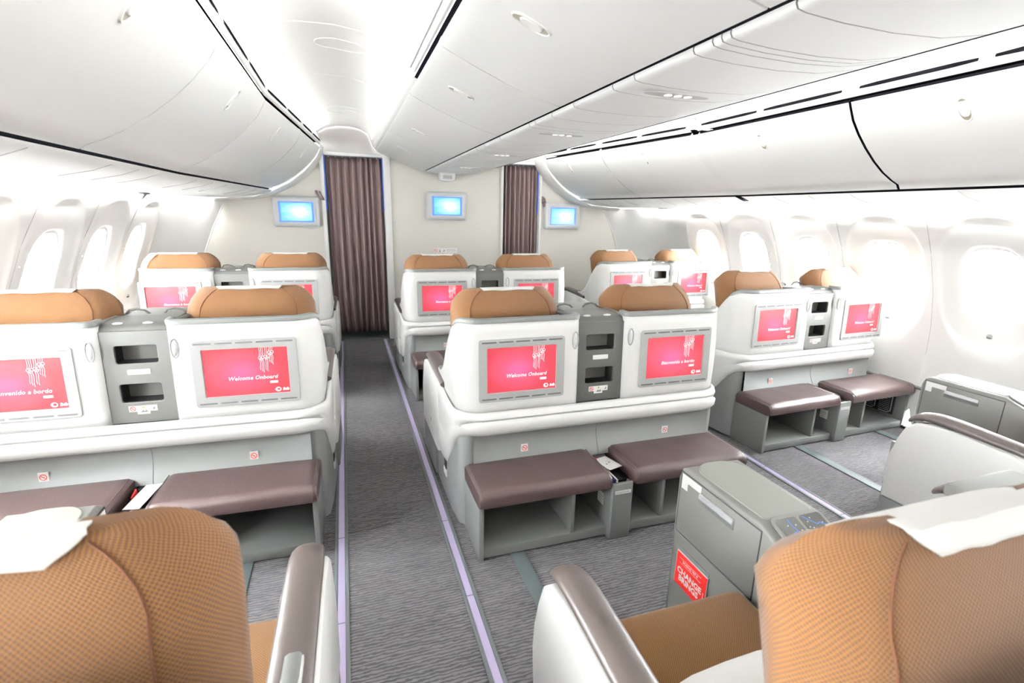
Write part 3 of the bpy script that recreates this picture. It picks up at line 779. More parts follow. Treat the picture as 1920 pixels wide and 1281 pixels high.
def monitor(sgn, parent, text):
    xc = sgn*.408; X = Matrix.Translation((0, ly(.773)-.004, 0))
    tilt = Matrix.Translation((xc, ly(.773), .773)) @ Matrix.Rotation(-math.atan(LEAN), 4, 'X') @ Matrix.Rotation(PI/2, 4, 'X')
    mb = MB(); W_, H_ = .204, .1422
    mb.mesh(flat([rrect(-W_, W_, -H_, H_, .012), rrect(-.168, .168, -.1055, .1065, .008)], .0025, .0015), 'bezel', tilt @ Matrix.Translation((0, 0, .004)))
    mb.box(-.172, .172, -.11, .11, -.006, -.004, 'dark', X=tilt)
    for s2 in (-1, 1):
        for k in range(5):
            x = -.158+k*.079
            mb.mesh(flat([rrect(x-.034, x+.034, s2*.1305-.0034, s2*.1305+.0034, .0033, 3)], .0003), 'slot', tilt @ Matrix.Translation((0, 0, .0086)))
    bz = mb.build('monitor_bezel', parent, smooth=40)
    mb = MB(); pz = .0005
    mb.add([tilt @ Vector(q) for q in ((-.165, -.1033, pz), (.165, -.1033, pz), (.165, .1033, pz), (-.165, .1033, pz))], [(0, 1, 2, 3)], 'scrL' if sgn < 0 else 'scrR')
    T = tilt @ Matrix.Translation((0, 0, pz+.0006))
    mb.mesh(text_mesh(text, .0235, .25, bold=.0006, spacing=1.05), 'scr_w', T @ Matrix.Translation((.118, -.036, 0)))
    mb.mesh(flat([rrect(.086, .119, -.058, -.0465, .002, 2)]), 'scr_w', T)
    mb.mesh(flat([ellipse(.117, -.0875, .0125, .0105, 18), ellipse(.119, -.0865, .006, .005, 14)]), 'scr_w', T)
    mb.mesh(text_mesh('Bdb', .0165, .2, bold=.0012), 'scr_w', T @ Matrix.Translation((.161, -.093, 0)))
    # hanging knotted cords drawn at the top right
    def ribbon(pts, w_=.0011):
        V = []; F = []
        for i, p in enumerate(pts):
            a = pts[max(0, i-1)]; c = pts[min(len(pts)-1, i+1)]; d = Vector((c[0]-a[0], c[1]-a[1])); d = d.normalized() if d.length else Vector((0, 1))
            V += [(p[0]-d.y*w_, p[1]+d.x*w_, 0), (p[0]+d.y*w_, p[1]-d.x*w_, 0)]
        for i in range(len(pts)-1): F.append((2*i, 2*i+1, 2*i+3, 2*i+2))
        mb.add([T @ Vector(v) for v in V], F, 'scr_w')
    for (kx, kz, n_, lo) in ((.060, .058, 3, .0), (.082, .062, 2, -.002), (.098, .080, 3, .035)):
        for i in range(n_):
            x = kx-.006+i*.0065
            ribbon([(x, .1033), (x+.001, kz+.02), (x-.002, kz+.008)]); ribbon([(x-.001, kz-.006), (x+.002, kz-.022), (x-.001, lo+.012-.004*i), (x+.0005, lo+.004-.006*i)])
        for (ox, oz, r_) in ((-.005, 0, .0065), (.006, .002, .006), (.0, -.005, .006)):
            ribbon([(kx+ox+r_*math.cos(a*PI/6), kz+oz+r_*math.sin(a*PI/6)) for a in range(13)], .0012)
    mb.build('screen', bz, smooth=0)

def twin_seat(outL, outR, texts, near=False):
    """seat pair: back shell with monitors faces -Y, seats face +Y"""
    root = empty('twin_seat', (0, 0, 0))
    for sgn, outer in ((-1, outL), (1, outR)):
        P = [(-outer, y) for y in (.50, .45, .40, .36, .32, .29, .26, .235, .21, .185, .16, .135)] + arcpts(-outer+.11, .11, .11, 180, 270, 8) + [(-.45, 0), (-.30, 0)] + arcpts(-.152, .032, .032, 270, 360, 5) + [(-.12, .07)]
        P = [(x*(-1 if sgn > 0 else 1), y) for x, y in P]
        G = []; TOP = []
        for i, (x, y) in enumerate(P):
            zt = wingtop(y) if i < 20 else 1.0
            zb = .560
            row = []
            for k in range(9):
                z = zb+(zt-zb)*k/8
                bul = .012*math.sin(PI*min(1, (z-.56)/.44))*(1 if abs(x) > .5 else .0)
                row.append((x+(math.copysign(bul, x)), y+ly(z), z))
            G.append(row); TOP.append(Vector((x, y+ly(zt), zt)))
        mb = MB(); mb.grid(G, 'white', flip=(sgn > 0)); mb.build('back_shell', root, smooth=60, solid=.022, off=-1)
        # grey rim on top
        mb = MB(); Rm = []
        for i, q in enumerate(TOP):
            t = (TOP[min(i+1, len(TOP)-1)]-TOP[max(i-1, 0)]); t.z = 0; t.normalize(); nrm = Vector((t.y, -t.x, 0)) * (1 if sgn < 0 else -1)
            Rm.append([q+nrm*a+Vector((0, 0, b_)) for a, b_ in ((.003, -.012), (.004, .004), (.0, .010), (-.018, .010), (-.026, .004), (-.026, -.012))])
        mb.grid(Rm, 'rim', flip=(sgn > 0)); mb.build('shell_rim', root, smooth=60)
        monitor(sgn, root, texts[0 if sgn < 0 else 1])
        # oval latch on the inner corner
        c = Vector((sgn*.147, ly(.89)+.001, .89)); mb = MB(); fr = [(.0165, .043, -.0005), (.0165, .043, -.004), (.0135, .039, -.005), (.012, .036, -.001), (.0105, .033, -.003), (.006, .02, -.006)]
        rings = [[(c.x+q[0], c.y+d, c.z+q[1]) for q in ellipse(0, 0, a, b_, 22)] for a, b_, d in fr]
        mb.grid([[r_[i] for r_ in rings[:4]] for i in range(22)], 'bezel', closed_u=True, flip=True)
        mb.grid([[r_[i] for r_ in rings[3:]] for i in range(22)], 'silver', closed_u=True, flip=True); mb.add(rings[-1], [list(range(22))], 'silver')
        mb.build('oval_latch', root)
        headrest(near, sgn*.402, root)
        # lower back cushion of the seat
        mb = MB(); mb.box(sgn*.41-.265, sgn*.41+.255, .20, .30, .38, .90, 'fab', .05, 4); mb.build('backrest', root)
        # seat cushion and leg rest
        mb = MB(); xi, xo = sgn*.118, sgn*.632; a, b_ = min(xi, xo), max(xi, xo)
        mb.box(a, b_, .26, .872, .315, .432, 'fabseat', .035, 4); mb.build('seat_cushion', root, smooth=60)
        mb = MB(); mb.box(a+.02, b_-.02, .80, .855, .06, .33, 'fabseat', .02, 3); mb.build('leg_rest', root)
    # central storage tower
    yT = .032
    mb = MB(); outl = rrect(-.1215, .1215, .575, .962, .004, 3)
    holes = [rrect(-.078, .078, .826, .906, .012, 4), rrect(-.078, .078, .66, .744, .012, 4)]
    mb.mesh(flat([outl]+holes, .0035, .003), 'tower', Matrix.Translation((0, yT+ly(.77), 0)) @ Matrix.Translation((0, 0, .77)) @ Matrix.Rotation(-math.atan(LEAN), 4, 'X') @ Matrix.Translation((0, 0, -.77)) @ Matrix.Rotation(PI/2, 4, 'X'))
    R_ = .04; topc = [(yT-.004, .955), (yT+.002, .972), (yT+.012, .984), (yT+.03, .990), (yT+.07, .992), (yT+.20, .99)]
    mb.grid([[(x, y_, z_) for y_, z_ in topc] for x in (-.1215, .1215)], 'tower', flip=False)
    tw = mb.build('storage_tower', root, smooth=45)
    for z0, z1 in ((.826, .906), (.66, .744)):
        mb = MB(); b2 = .15
        mb.add([(-.078, yT, z0), (.078, yT, z0), (.078, yT, z1), (-.078, yT, z1), (-.078, b2, z0), (.078, b2, z0), (.078, b2, z1), (-.078, b2, z1)], [(0, 1, 5, 4), (1, 2, 6, 5), (2, 3, 7, 6), (3, 0, 4, 7), (4, 5, 6, 7)], 'dark')
        mb.build('niche', tw, smooth=0)
    mb = MB()
    X = faceY(0, yT+ly(.79)-.0075, 0)
    mb.mesh(flat([rrect(-.040, .042, .782, .804, .003, 2)], .0008), 'sticker', X)
    for k in range(2): mb.box(-.03, .034, yT+ly(.79)-.0082, yT+ly(.79)-.0078, .790+.006*k, .791+.006*k, 'inkgrey')
    mb.build('label_sticker', tw, smooth=0); mb = MB()
    X = faceY(0, yT+ly(.64)-.0075, 0)
    mb.mesh(flat([[(-.055, .648), (.048, .648), (.048, .622), (.02, .622), (.02, .610), (-.026, .610), (-.026, .622), (-.055, .622)]], .0004), 'sticker', X)
    nosmoke(mb, -.040, yT+ly(.64)-.0081, .635, .0105)
    mb.mesh(flat([[(-.008, .636), (.004, .636), (-.002, .647)]]), 'inkyellow', faceY(0, yT+ly(.64)-.0085, 0))
    mb.mesh(flat([[(-.018, .618), (.014, .618), (.008, .63), (.0, .622), (-.004, .63), (-.01, .622)]]), 'inkgrey', faceY(0, yT+ly(.64)-.0085, 0))
    mb.mesh(flat([[(.028, .628), (.040, .630), (.038, .642), (.034, .634)]]), 'inkgrey', faceY(0, yT+ly(.64)-.0085, 0))
    mb.build('safety_sticker', tw, smooth=0)
    mb = MB()
    for x in (-.062, .046):
        rg = [[(x+q[0], yT+.028+q[1], .9915+d) for q in ellipse(0, 0, a, a*.5, 20)] for a, d in ((.020, -.004), (.019, .001), (.014, .0), (.010, .003))]
        mb.grid([[r_[i] for r_ in rg] for i in range(20)], 'silver', closed_u=True); mb.add(rg[-1], [list(range(20))], 'silver')
    mb.build('reading_lamp', tw)
    # tray between the two headrests with side trays, LED and cord loops
    mb = MB(); mb.prism([(-.118, .06), (.118, .06), (.118, .40), (.09, .46), (-.09, .46), (-.118, .40)], 2, .955, .985, 'console', .008, 3)
    for sg in (-1, 1): mb.tube([(sg*.12, .06, .987), (sg*.135, .14, .985), (sg*.14, .24, .98), (sg*.12, .42, .97)], .010, 'rim', 8)
    mb.prism([(.45, .50), (.45, .62), (.13, .985), (.10, .985), (.10, .50)], 0, -.105, .105, 'console', .01, 3)
    ct = mb.build('console_top', root)
    mb = MB(); mb.box(.0, .008, .165, .173, .984, .990, 'green'); mb.build('status_light', ct, smooth=0)
    for sg in (-1, 1):
        mb = MB(); mb.tube([(sg*.075-.045, .30, .985), (sg*.075-.03, .295, 1.003), (sg*.075, .29, 1.008), (sg*.075+.03, .295, 1.0), (sg*.075+.05, .30, .98)], .005, 'console', 8, sx=1.2); mb.build('flexible_lamp', ct)
    # band round the back, sides, arm bodies
    oL, oR = outL+.015, outR+.015
    hL, hR = outL+.02, outR+.02
    def plan(off=0, yf=.9):
        a, b_ = outL+off, outR+off
        P = [(-a, yf-.9*0+0)]
        P = [(-a, y) for y in (yf, .62, .55, .45, .35, .25, .16)] + arcpts(-a+.12, .115, .12, 180, 270, 8)[1:] + [(-.40, -.005), (-.006, -.005), (.006, -.005), (.40, -.005)] + arcpts(b_-.12, .115, .12, 270, 360, 8) + [(b_, y) for y in (.16, .25, .35, .45, .55, .62, yf)]
        return P
    prof = [(.004, .575), (.016, .571), (.020, .560), (.012, .549), (.012, .543), (.022, .536), (.026, .520), (.022, .500), (.010, .487), (-.008, .482)]
    PL = plan(0, .70); nP = len(PL)
    def sideness(i):       # 0 on the rear face, 1 on the side
        y = PL[i][1]; return max(0, min(1, (y-.0)/.30)) if abs(PL[i][0]) > .5 else 0
    G = []
    for i in range(nP):
        s_ = sideness(i); row = []
        x, y = PL[i]; t = Vector((PL[min(i+1, nP-1)][0]-PL[max(i-1, 0)][0], PL[min(i+1, nP-1)][1]-PL[max(i-1, 0)][1])).normalized(); nr = Vector((t.y, -t.x))
        topz = .575+(.035*max(0, min(1, (y-.25)/.2)) if s_ > 0 else 0)
        botz = .482-(.482-.20)*(s_*s_*(3-2*s_))
        for k, (d, z) in enumerate(prof):
            q = (z-.482)/(.575-.482); zz = botz+(topz-botz)*q
            if s_ > .01 and 3 <= k <= 5: zz = zz*(1-s_)+(.375+.012*(4-k))*s_
            dd = d*(1-.3*s_)
            fr = 0
            if y > .85: fr = .0
            row.append((x+nr.x*dd, y+nr.y*dd+ly(zz)*(1-s_), zz))
        G.append(row)
    mb = MB(); mb.grid(G, 'white', flip=False); mb.build('lower_shell', root, smooth=50, solid=.012, off=-1)
    mb = MB()   # shadow gap under the band + joint lines
    for i0, x in ((0, -outL+.10), (0, 0.0), (0, outR-.10)):
        mb.tube([(x, -.022+ly(.54)-(.0), z) for z in (.572, .56)]+[(x, -.029+ly(.54), z) for z in (.545, .52, .50)], .0012, 'seam', 5)
    mb.tube([(x, -.0185+ly(.545), .546) for x in (-outL+.10, outR-.10)], .003, 'seam', 6)
    mb.build('joint_line', root)
    # grey lower body
    gp = [(.0, .483), (-.018, .470), (-.034, .450), (-.040, .42), (-.036, .39), (-.022, .355), (-.006, .325), (0, .30)]
    mb = MB(); nx = 24; G = []
    for i in range(nx+1):
        x = (-outL+.06)+(outL+outR-.12)*i/nx
        e = min(x+outL-.06, outR-.06-x); f = min(1, max(0, e/.10)); f = f*f*(3-2*f)
        G.append([(x, -d*f*.9+ly(z), z) for d, z in gp])
    mb.grid(G, 'base', flip=False)
    for x in (-outL+.115, 0, outR-.115): mb.tube([(x, -d*.9*(1)+ly(z)-.0012, z) for d, z in gp], .0012, 'seam', 5)
    mb.build('lower_panel', root, smooth=60)
    for sg, a in ((-1, outL), (1, outR)):
        mb = MB()
        P = [(sg*(a-.065), -.006), (sg*(a-.045), -.006), (sg*(a-.02), .003), (sg*(a-.004), .022), (sg*a, .05), (sg*(a+.008), .15), (sg*(a+.012), .4), (sg*(a+.012), .93), (sg*(a-.05), .93), (sg*(a-.065), .9)]
        if sg > 0: P = P[::-1]
        G = []
        mb.prism(P, 2, .012, .47, 'base', 0)
        mb.build('side_pillar', root, smooth=50)
        mb = MB(); mb.box(sg*(a+.0125)-.002, sg*(a+.0125)+.002, .26, .31, .17, .215, 'dark', .001); mb.box(sg*(a+.0125)-.0035, sg*(a+.0125)+.0035, .25, .32, .13, .165, 'white', .002)
        mb.build('vent_plate', root)
        # arm body front and padded top
        mb = MB(); xo, xi = sg*(a+.030), sg*(a-.065)
        prof_s = [(.42, .20), (.40, .40), (.42, .58), (.50, .604), (.70, .615), (.79, .612), (.845, .598), (.88, .565), (.905, .50), (.918, .42), (.925, .34), (.922, .20)]
        mb.prism(prof_s, 0, min(xo, xi), max(xo, xi), 'white', .012, 3)
        mb.build('arm_body', root, smooth=50)
        # dark lower front part
        mb = MB(); mb.box(min(xo, xi)+.004, max(xo, xi)-.004, .5, .914, .02, .20, 'rim', .006); mb.build('arm_base', root)
        # pad: curved slab
        secs = [(.33, .620, .030), (.45, .630, .036), (.60, .640, .040), (.72, .648, .040), (.80, .648, .038), (.855, .634, .033), (.885, .606, .024)]
        G = []
        for y, z, h_ in secs:
            c = (xo+xi)/2+sg*.0; hw_ = .043 if y < .83 else (.038 if y < .86 else .026)
            G.append([(c+hw_*math.cos(t), y, z-.012+(h_*.6)*math.sin(t)) for t in [2*PI*k/16 for k in range(16)]])
        G = [[r_[k] for r_ in G] for k in range(16)]
        mb = MB(); mb.grid(G, 'pad', closed_u=True)
        nn = len(secs); mb.add([G[k][-1] for k in range(16)], [list(range(16))], 'pad'); mb.add([G[k][0] for k in range(16)], [list(range(16))[::-1]], 'pad')
        mb.build('armrest_pad', root, smooth=60, sub=1)
        mb = MB(); mb.add([(sg*(a+.0305), .63+q[0], .30+q[1]) for q in ellipse(0, 0, .013, .013, 18)], [list(range(18))], 'bezel'); mb.build('round_cap', root, smooth=0)
    # footrest cabinet at the back
    mb = MB(); yf, yb = -.269, .34
    for sg in (-1, 1):
        a = sg*.664; mb.prism([(yf, .0), (yb, .0), (yb, .31), (yf+.30, .31), (yf+.015, .288), (yf, .27)], 0, a-.011, a+.011, 'box', .003)
        mb.box(sg*.235-.009, sg*.235+.009, yf+.012, yb, .05, .275, 'box', .002)
    mb.box(-.66, .66, yf+.008, yb, .008, .052, 'box', .003)
    mb.box(-.655, .655, yb-.01, yb, .05, .30, 'dark')  # back and roof blackened: the footwell's shade is put into their colour
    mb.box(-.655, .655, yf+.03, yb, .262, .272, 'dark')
    fb = mb.build('footrest_box', root, smooth=40)
    for a, b_ in ((-.678, -.066), (.056, .676)):
        mb = MB(); bb = bmesh.new(); bmesh.ops.create_grid(bb, x_segments=30, y_segments=14, size=.5)
        pts = []
        for v in bb.verts: pts.append(v)
        bb.free()
        G = []; nx = 26
        for i in range(nx+1):
            x = a+(b_-a)*i/nx; e = min(x-a, b_-x); sag = -.012*(1-min(1, e/.018))**2
            wr = lambda y: .0016*math.sin(9*y+x*23)*math.sin(x*11+y*5)
            row = [(x, -.012, .285), (x, -.012, .333+sag)]
            for y in (-.04, -.08, -.13, -.18, -.23, -.262): row.append((x, y, .340+sag+wr(y)))
            for t in (20, 45, 70, 90): row.append((x, -.262-.034*math.sin(math.radians(t)), .306+.034*math.cos(math.radians(t))+sag))
            row += [(x, -.297, .285-sag*.5), (x, -.292, .268-sag*.4), (x, -.27, .262), (x, -.012, .264)]
            G.append(row)
        mb.grid(G, 'leather'); 
        for r_, rev in ((G[0], False), (G[-1], True)):
            mb.add(r_, [list(range(len(r_)))[::-1] if not rev else list(range(len(r_)))], 'leather')
        for x in (a+.012, b_-.012): mb.tube([(x, y, z) for (_, y, z) in [G[3][k] for k in range(2, 13)]], .002, 'leather', 6)
        mb.build('footrest_cushion', root, smooth=50)
    mb = MB(); x0, x1 = -.063, .047
    mb.box(x0, x0+.007, -.276, .0, .0, .272, 'box', .002); mb.box(x1-.007, x1, -.276, .0, .0, .272, 'box', .002)
    mb.prism([(x0, -.285), (x0+.006, -.292), (x1-.006, -.292), (x1, -.285), (x1, -.274), (x0, -.274)], 2, .004, .283, 'box', .003)
    mb.box(x0+.004, x1-.004, -.28, .0, .004, .14, 'box'); mb.box(-.016, -.011, -.276, -.0, .13, .262, 'box'); mb.box(.02, .025, -.20, 0, .13, .262, 'box')
    mb.box(x0, x1, -.02, -.0, .14, .285, 'box', .002)
    pk = mb.build('literature_pocket', root, smooth=40)
    mb = MB(); mb.box(-.048, .034, -.2925, -.2915, .232, .25, 'sticker', .0003); mb.box(-.04, .026, -.2929, -.2925, .240, .242, 'inkgrey'); mb.build('label_sticker', pk, smooth=0); mb = MB(); mb.box(x0-.0008, x0, -.22, -.165, .14, .20, 'sticker')
    for k in range(3): mb.box(x0-.0012, x0-.0006, -.215, -.17, .15+.014*k, .152+.014*k, 'inkgrey')
    mb.build('label_sticker', pk, smooth=0)
    for x in (-.385, .395):
        mb = MB()
        yy = .022+ly(.375); X = faceY(0, 0, 0); mb.box(x-.0175, x+.0175, yy-.002, yy+.004, .355, .395, 'sticker', .0005); nosmoke(mb, x, yy-.002, .375, .0135)
        mb.build('no_smoking_sticker', root, smooth=0)
    # centre console between the seats
    y0c, y1c = .70, 1.197; xL, xR = -.105, .112
    mb = MB()
    prof_c = [(.60, 0.012), (y1c-.004, .012), (y1c, .60), (y1c-.012, .634), (y1c-.035, .648), (.84, .648), (.745, .612), (.725, .595), (.60, .48)]
    mb.prism(prof_c, 0, xL, xR, 'console', .011, 4); mb.prism([(.2, .012), (.62, .012), (.62, .50), (.2, .50)], 0, xL+.004, xR-.004, 'console', .01, 3)
    cc = mb.build('centre_console', root, smooth=40)
    mb = MB()
    o1 = [(xL+.025, .86), (xL+.022, 1.10)]+arcpts(xL+.09, 1.10, .068, 180, 90, 6)+arcpts(xR-.09, 1.10, .068, 90, 0, 6)+[(xR-.022, .86), (xR-.03, .852), (xL+.032, .852)]
    mb.mesh(flat([o1], .001, .003), 'lid', Matrix.Translation((0, 0, .647))); mb.tube([(p[0], p[1], .6485) for p in o1], .0022, 'seam', 6, closed=True)
    mb.build('table_lid', cc, smooth=50)
    # door on the left face, its handle, and the lower pocket
    for sg, xf in ((-1, xL), (1, xR)):
        e = sg*.001
        mb = MB(); mb.box(xf-.0015, xf+.0015, .829, 1.182, .404, .630, 'dark', 0); mb.box(xf-.002 if sg < 0 else xf-.001, xf+.001 if sg < 0 else xf+.002, .8325, 1.1785, .4075, .6265, 'console', .001)
        dr = mb.build('console_door', cc, smooth=40)
        mb = MB(); mb.box(xf+sg*.0022-.001, xf+sg*.0022+.001, .928, 1.082, .566, .604, 'slot', .0008); dd = mb.build('handle_recess', dr)
        mb = MB(); mb.prism([(xf+sg*.002, .602), (xf+sg*.009, .600), (xf+sg*.010, .586), (xf+sg*.004, .580)], 1, .930, 1.080, 'silver', .001)
        # prism on axis 1 takes (x, z)
        mb.build('door_handle', dr)
        mb = MB(); mb.mesh(flat([[(-.0, 0), (.095, 0), (.095, -.024), (.030, -.024), (.030, -.052), (.0, -.052)]], .0004), 'sticker', Matrix.Translation((xf+sg*.0028, 1.172 if sg < 0 else 1.08, .624)) @ Matrix.Rotation(-PI/2 if sg < 0 else PI/2, 4, 'Z') @ Matrix.Rotation(PI/2, 4, 'X'))
        mb.build('door_sticker', dr, smooth=0)
        mb = MB(); mb.box(xf+sg*.0005-.001, xf+sg*.0005+.001, 1.0, 1.156, .235, .36, 'slot', .001)
        mb.box(xf-.0014, xf+.0014, .70, 1.186, .3965, .3985, 'seam'); mb.box(xf-.0014, xf+.0014, 1.184, 1.1855, .02, .40, 'seam')
        mb.build('brochure_recess', cc)
    # seat control panel
    Xc = Matrix.Translation((.014, .793, .6335)) @ Matrix.Rotation(math.atan2(.036, .095), 4, 'X')
    mb = MB(); mb.mesh(flat([rrect(-.088, .084, -.047, .054, .022, 5)], .0025, .0015), 'lid', Xc)
    mb.tube([Xc @ Vector((p[0], p[1], .0015)) for p in rrect(-.090, .086, -.049, .056, .024, 5)], .0018, 'seam', 6, closed=True)
    cp_ = mb.build('control_panel', cc, smooth=50)
    mb = MB()
    for xx in (-.044, .040):
        mb.mesh(flat([rrect(xx-.036, xx+.036, -.040, .045, .008, 4)], .0005), 'panelglass', Xc @ Matrix.Translation((0, 0, .0045)))
    Z_ = .0054
    def rib(pts, w_):
        V = []; F = []
        for i, p in enumerate(pts):
            a = pts[max(0, i-1)]; c = pts[min(len(pts)-1, i+1)]; d = Vector((c[0]-a[0], c[1]-a[1])).normalized()
            V += [Xc @ Vector((p[0]-d.y*w_, p[1]+d.x*w_, Z_)), Xc @ Vector((p[0]+d.y*w_, p[1]-d.x*w_, Z_))]
        for i in range(len(pts)-1): F.append((2*i, 2*i+1, 2*i+3, 2*i+2))
        mb.add(V, F, 'blue')
    rib([(-.040, .040), (-.040, .020), (-.033, .002), (-.046, .0), (-.058, -.006), (-.058, -.026)], .0014)
    rib([(.014, .040), (.030, .022), (.042, .010), (.052, .014), (.068, .002)], .0014)
    for (x, y) in ((-.052, .022), (-.026, .02), (-.066, -.016), (-.048, -.022), (-.030, -.002), (-.020, .002), (-.022, -.012), (-.034, -.016), (.018, .022), (.034, .032), (.062, .012), (.050, -.006), (.012, .006), (.022, .002), (.016, -.006), (.028, -.006)):
        mb.mesh(flat([ellipse(0, 0, .0022, .0022, 8)]), 'btn', Xc @ Matrix.Translation((x, y, Z_)))
    for k in range(4):
        for xx in (-.068, .016): mb.mesh(flat([rrect(xx+k*.016-.004, xx+k*.016+.004, -.033, -.0305 if k < 2 else -.028, .0008, 2)]), 'btn', Xc @ Matrix.Translation((0, 0, Z_)))
    mb.build('touch_panel', cp_, smooth=0)
    # inner low armrest behind the panel and socket on the passenger side
    mb = MB(); mb.box(xL-.01, xR+.01, .30, .70, .50, .535, 'lid', .014, 4); mb.build('inner_armrest', cc)
    mb = MB(); mb.box(xL-.001, xL+.002, .66, .70, .40, .44, 'dark', .001); mb.box(xL-.006, xL, .665, .675, .355, .365, 'chrome', .002); mb.build('power_socket', cc)
    return root

def copy_tree(o, parent=None):
    c = o.copy(); COL.objects.link(c); c.parent = parent
    for ch in list(o.children): copy_tree(ch, c)
    return c

P3 = {'L': (-1.9827, math.atan(-.0303)), 'C': (0.0, 0.0), 'R': (1.9641, math.atan(.0418))}
ROW = {'L': (.378, 2.3395, 4.3059), 'C': (.095, 2.0699, 4.0448), 'R': (.585, 2.5784, 4.4799)}
LBL = {('L', 0): 'twin business seat at the bottom left corner, tan headrest close to the camera',
       ('C', 0): 'centre twin business seat at the bottom right, with grey control console and red brochure',
       ('R', 0): 'twin business seat at the right edge beside the near window, mostly cut off',
       ('L', 1): 'white twin business seat on the left seen from behind, with the widest brown footrests',
       ('C', 1): 'white twin business seat in the middle of the photo seen fully from behind',
       ('R', 1): 'white twin business seat by the right windows, wire vent grille in its footrest box',
       ('L', 2): 'far left twin business seat in front of the left bulkhead monitor',
       ('C', 2): 'far centre twin business seat in front of the middle bulkhead monitor',
       ('R', 2): 'far right twin business seat near the right curtain and right bulkhead monitor'}
TX = {('L', 0): ('Bienvenido a bordo', 'Welcome Onboard'), ('C', 0): ('Welcome Onboard', 'Bienvenido a bordo'), ('R', 0): ('Welcome Onboard', 'Welcome Onboard'),
      ('L', 1): ('Bienvenido a bordo', 'Welcome Onboard'), ('C', 1): ('Welcome Onboard', 'Bienvenido a bordo'), ('R', 1): ('Welcome Onboard', 'Welcome Onboard'),
      ('L', 2): ('Bienvenue \u00e0 bord', 'Welcome Onboard'), ('C', 2): ('Bienvenue \u00e0 bord', 'Bienvenido a bordo'), ('R', 2): ('Welcome Onboard', 'Welcome Onboard')}
OUT = {'L': (.625, .70), 'C': (.70, .70), 'R': (.70, .60)}
proto = {}; SEAT = {}
for col in 'LCR':
    for r_ in (0, 1, 2):
        key = (col, TX[(col, r_)], r_ == 0)
        if key in proto: s_ = copy_tree(proto[key])
        else: s_ = twin_seat(*OUT[col], TX[(col, r_)], r_ == 0); proto[key] = s_
        s_.location = (P3[col][0], ROW[col][r_], 0); s_.rotation_euler = (0, 0, P3[col][1])
        tag(s_, LBL[(col, r_)], 'airplane seat', 'twin business seats')
        SEAT[(col, r_)] = s_
def seat_mat(k): return Matrix.Translation((P3[k[0]][0], ROW[k[0]][k[1]], 0)) @ Matrix.Rotation(P3[k[0]][1], 4, 'Z')

# wire grille beside the right window footrest
mb = MB(); X = seat_mat(('R', 1)); 
mb.box(.640, .650, -.20, .16, .075, .255, 'dark', .002)
for k in range(3):
    y0g = -.185+.115*k
    mb.tube([(.637, y0g, .245), (.637, y0g, .10), (.637, y0g+.02, .085), (.637, y0g+.085, .085)], .003, 'silver', 6)
    for j in range(11): mb.tube([(.638, y0g+.012, .10+.0135*j), (.638, y0g+.09, .10+.0135*j)], .0016, 'silver', 5)
for q in range(len(mb.v)): mb.v[q] = Vector(mb.v[q])
g_ = mb.build('vent_grille'); g_.matrix_world = X; tag(g_, 'black vent grille with pale wires inside the right window footrest box', 'vent grille')

# ------------------------------------------------------------------ loose things
def slab(name, k, loc, size, key, rz, label, cat, group=None, rx=0, ry=0, extra=None):
    mb = MB(); a, b_, c = size; mb.box(-a/2, a/2, -b_/2, b_/2, -c/2, c/2, key, min(.001, c*.3))
    if extra: extra(mb, a, b_, c)
    o = mb.build(name, smooth=0)
    o.matrix_world = seat_mat(k) @ Matrix.Translation(loc) @ Matrix.Rotation(rz, 4, 'Z') @ Matrix.Rotation(rx, 4, 'X') @ Matrix.Rotation(ry, 4, 'Y')
    return tag(o, label, cat, group)
def cardprint(mb, a, b_, c):
    mb.box(.004, .018, -.002, .004, c/2, c/2+.0003, 'inkgrey'); mb.box(-.015, -.010, -.012, -.004, c/2, c/2+.0003, 'black'); mb.box(-.006, .02, .012, .013, c/2, c/2+.0003, 'bezel')
for k, nm in ((('C', 1), 'middle'), (('L', 1), 'left'), (('R', 1), 'right window')):
    dz = .0
    slab('magazine', k, (-.034, -.16, .215), (.010, .20, .15), 'navy', 0, 'dark blue magazine standing in the %s seat literature pocket' % nm, 'magazine', 'magazines in the footrest pockets')
    slab('brochure', k, (-.045, -.085, .235), (.006, .05, .15), 'red' if k[0] != 'R' else 'purple', 0, '%s brochure tip in the %s seat literature pocket' % ('red' if k[0] != 'R' else 'purple', nm), 'brochure', 'brochures in the footrest pockets', rx=.25)
    slab('paper_stack', k, (-.021, -.20, .212), (.008, .12, .15), 'sticker', 0, 'white paper stack standing in the %s seat literature pocket' % nm, 'paper', 'papers in the footrest pockets')
slab('paper_card', ('C', 1), (.0, -.125, .300), (.085, .115, .0015), 'sticker', .30, 'white printed card lying on the middle seat literature pocket', 'card', 'white cards on the literature pockets', rx=.02, ry=.03, extra=cardprint)
slab('paper_card', ('L', 1), (-.005, -.12, .300), (.062, .19, .0015), 'sticker', -.12, 'white card lying on the left seat literature pocket between the brown footrests', 'card', 'white cards on the literature pockets', rx=.02)
slab('paper_card', ('R', 1), (-.005, -.10, .300), (.075, .16, .0015), 'sticker', .05, 'white paper lying on the right window seat literature pocket', 'card', 'white cards on the literature pockets', rx=.02)

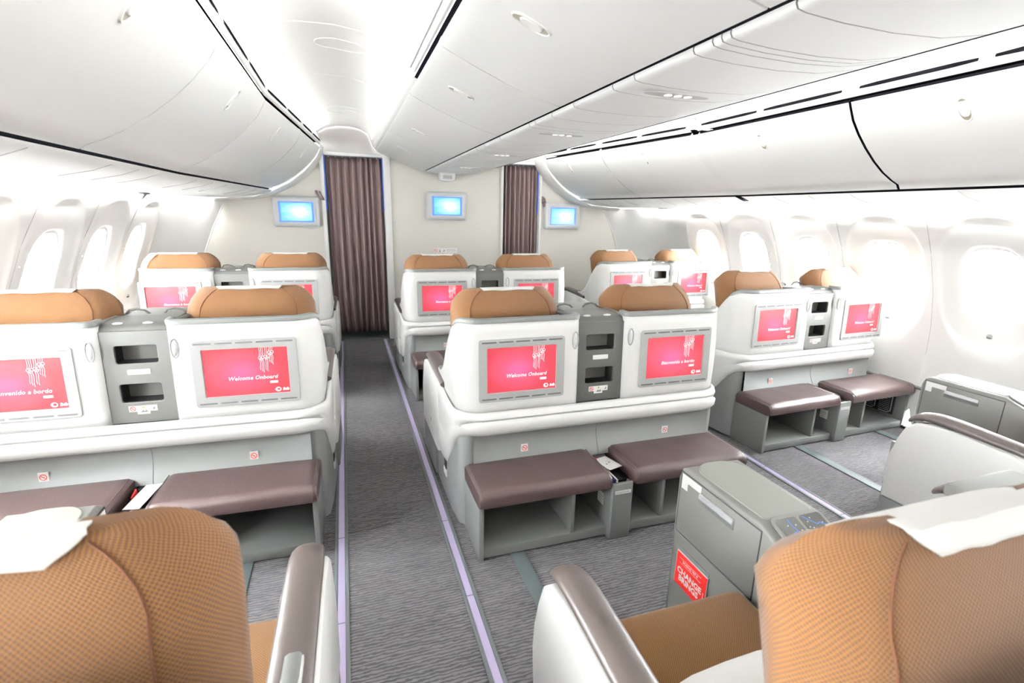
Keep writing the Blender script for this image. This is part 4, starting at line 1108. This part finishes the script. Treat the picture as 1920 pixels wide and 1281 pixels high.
# red brochure in the console pocket
mb = MB(); Wb, Hb = .155, .125
mb.box(-Wb/2, Wb/2, -.0015, .0015, -Hb/2, Hb/2, 'sticker'); mb.box(-Wb/2+.002, Wb/2-.001, -.0022, -.0014, -Hb/2+.001, Hb/2-.003, 'red')
for txt, sz, x, z, bd in (('BOEING 787-8', .0125, .0, .030, .0004), ('CHANGE', .030, .0, -.013, .0012), ('BRINGS', .030, .0, -.040, .0012)):
    mb.mesh(text_mesh(txt, sz, 0, align='CENTER', bold=bd), 'sticker', faceY(x-.004, -.0026, z))
for z in (.042, .024): mb.box(-.06, .05, -.0027, -.0022, z, z+.001, 'sticker')
mb.box(.066, .068, -.0027, -.0022, -.04, .0, 'sticker')
o = mb.build('brochure', smooth=0)
o.matrix_world = seat_mat(('C', 0)) @ Matrix.Translation((-.1095, 1.075, .283)) @ Matrix.Rotation(-PI/2, 4, 'Z') @ Matrix.Rotation(-.02, 4, 'X')
tag(o, 'red brochure with white block lettering tucked in the near centre console', 'brochure')

# white pillows on two near seats
def pillow(k, loc, size, rz, rx, label):
    bm_ = bmesh.new(); bmesh.ops.create_uvsphere(bm_, u_segments=28, v_segments=16, radius=1)
    rnd = random.Random(len(label))
    for v in bm_.verts:
        x, y, z = v.co; sx_ = math.copysign(abs(x)**.55, x); sy_ = math.copysign(abs(y)**.55, y)
        wv = 1+.05*math.sin(7*x+3*z)*math.cos(5*y)
        v.co = Vector((sx_*size[0]/2, sy_*size[1]/2, z*size[2]/2*wv*(1-.35*max(abs(x), abs(y))**4)))
    mb = MB(); mb.bm(bm_, 'pillow'); o = mb.build('pillow', smooth=180)
    o.matrix_world = seat_mat(k) @ Matrix.Translation(loc) @ Matrix.Rotation(rz, 4, 'Z') @ Matrix.Rotation(rx, 4, 'X')
    return tag(o, label, 'pillow', 'white pillows on the seats')
pillow(('C', 0), (-.40, .46, .475), (.42, .30, .10), .05, .25, 'white pillow on the tan seat behind the near centre headrest')
pillow(('R', 0), (-.44, .40, .475), (.42, .32, .12), 0, .35, 'white pillow on the tan seat by the right edge of the photo')
